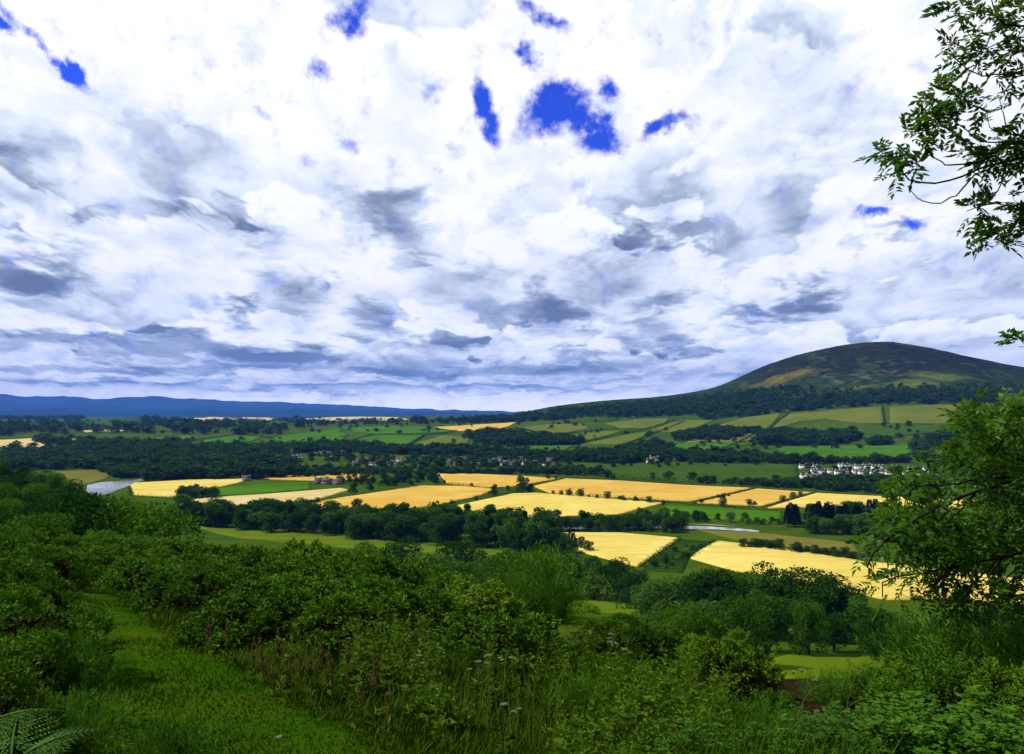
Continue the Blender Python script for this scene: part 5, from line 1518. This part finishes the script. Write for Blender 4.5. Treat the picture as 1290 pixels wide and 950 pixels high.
# fine bare twigs hanging in a tangle along the bottom of the lower bough
for k in range(34):
    px = 1105 + 185 * r.uniform(0, 1); py = 705 + 30 * r.uniform(0, 1); d = r.uniform(6.7, 7.6); s_ = r.choice([-1, 1, 1])
    l = r.uniform(25, 60); dr = r.uniform(10, 34)
    BR.append(([(px + s_ * l, py - 8, d + .1), (px + s_ * l * .6, py + dr * .75, d), (px + s_ * l * .2, py + dr, d), (px - s_ * l * .15, py + dr * .7, d - .05)], r.uniform(.0035, .006)))
for pts, rad in BR:
    P = np.array([at(*q) for q in pts])
    if pts[0][0] > 1375:      # reaches back to the trunk
        P = np.concatenate([[trunk_at(P[0, 2] + .25)], P])
    s0 = np.concatenate([[0], np.cumsum(np.linalg.norm(np.diff(P, axis=0), axis=1))]); s1 = np.linspace(0, s0[-1], 4 * len(P))
    Q = np.stack([pchip(s0, P[:, i])(s1) for i in range(3)], 1)
    Q[1:-1] += r.normal(0, .006, Q[1:-1].shape)
    mb = MB(); mb.tube(Q - base0, rad * np.linspace(1.25, .3, len(Q)), 6)
    link('branch', mb.mesh('branch', M_TWIG, True), ash)

# leaf sprays: px, py, radius in pixels, depth, count
SP = [(1250,15,40,7.,16),(1280,30,40,7.,16),(1215,15,26,6.9,8),(1190,5,20,6.9,5),(1270,70,34,7.,13),(1235,62,28,6.9,10),(1212,48,24,6.9,8),(1200,72,22,6.9,7),(1186,62,14,6.8,4),(1285,100,26,7.,8),(1240,85,18,6.9,4),
      (1178,112,20,6.8,8),(1186,128,22,6.8,8),(1165,135,20,6.8,7),(1200,130,24,6.8,8),(1222,128,14,6.8,4),(1150,152,20,6.8,8),(1172,155,22,6.8,8),(1196,152,20,6.8,6),(1205,165,16,6.8,5),(1130,172,14,6.7,5),(1150,176,14,6.7,4),
      (1112,184,15,6.7,6),(1104,195,8,6.7,3),(1128,200,14,6.7,6),(1142,212,16,6.7,6),(1120,222,8,6.7,3),(1150,200,12,6.7,3),(1250,188,32,7.,22),(1232,200,26,6.9,16),(1270,180,28,7.,16),(1285,200,22,7.,10),(1212,195,18,6.9,7),(1285,150,20,7.,8),(1275,130,16,7.,5),
      (1220,266,18,6.8,10),(1232,262,12,6.8,5),(1236,300,14,7.,7),(1252,290,18,7.,9),(1270,285,18,7.,9),(1284,262,20,7.,10),(1275,245,14,7.,5),(1288,290,16,7.,7),(1283,437,9,7.2,4),(1290,430,10,7.2,3),(1240,308,8,7.,2)]
LOW = [(1216,512),(1255,500),(1300,500),(1320,740),(1250,748),(1180,735),(1130,738),(1098,722),(1086,694),(1098,668),(1118,640),(1112,610),(1150,592),(1180,585),(1205,565),(1212,540)]
lp = in_poly(205, LOW, 91)
for p in lp: SP.append((p[0], p[1], 17, r.uniform(6.6, 8.6), int(r.integers(5, 9)) if p[1] < 700 else int(r.integers(2, 6))))
for p in in_poly(30, [(1095,722),(1130,740),(1250,748),(1290,740),(1290,765),(1230,768),(1120,762)], 92): SP.append((p[0], p[1], 12, r.uniform(6.6, 7.4), 2))
for p in in_poly(80, [(1300,-60),(1470,-60),(1470,330),(1310,330)], 93): SP.append((p[0], p[1], 26, r.uniform(6.8, 8.), 6))
for p in in_poly(70, [(1320,500),(1470,520),(1470,760),(1320,740)], 94): SP.append((p[0], p[1], 24, r.uniform(6.9, 8.4), 6))
Ps = []; Ds = []
for px, py, rr, d, k in SP:
    k = int(k * 1.15) if py < 500 else k; px = px + 12 if py < 320 else px; c = at(px, py, d); sc = rr / FPX * d
    off = r.normal(size=(k, 3)); off = unit(off) * (r.uniform(0, 1, (k, 1)) ** .5) * sc * .55
    Ps.append(c + off); Ds.append(off / (sc + 1e-6) + r.normal(size=(k, 3)) * .35 + np.array([-.12, 0, .1]))
P = np.concatenate(Ps) - base0
V, F = pinnate(P, np.concatenate(Ds), r)
link('foliage', mesh('foliage', V, F, M_ASH), ash)
# ------------------------------------------------------------------ the air over the valley
mb = MB(); mb.box((-32000, -31000, -1200), (32000, 33500, 1150))
hz = link('haze', mb.mesh('haze', None))
m, t, out = material('blue_air')
vol = t.node('ShaderNodeVolumePrincipled')
vol.inputs['Color'].default_value = (.10, .28, 1., 1.); vol.inputs['Density'].default_value = 4.0e-5; vol.inputs['Anisotropy'].default_value = 0.
t.l.new(vol.outputs[0], out.inputs['Volume'])
hz.data.materials.append(m)
tag(hz, kind='stuff')
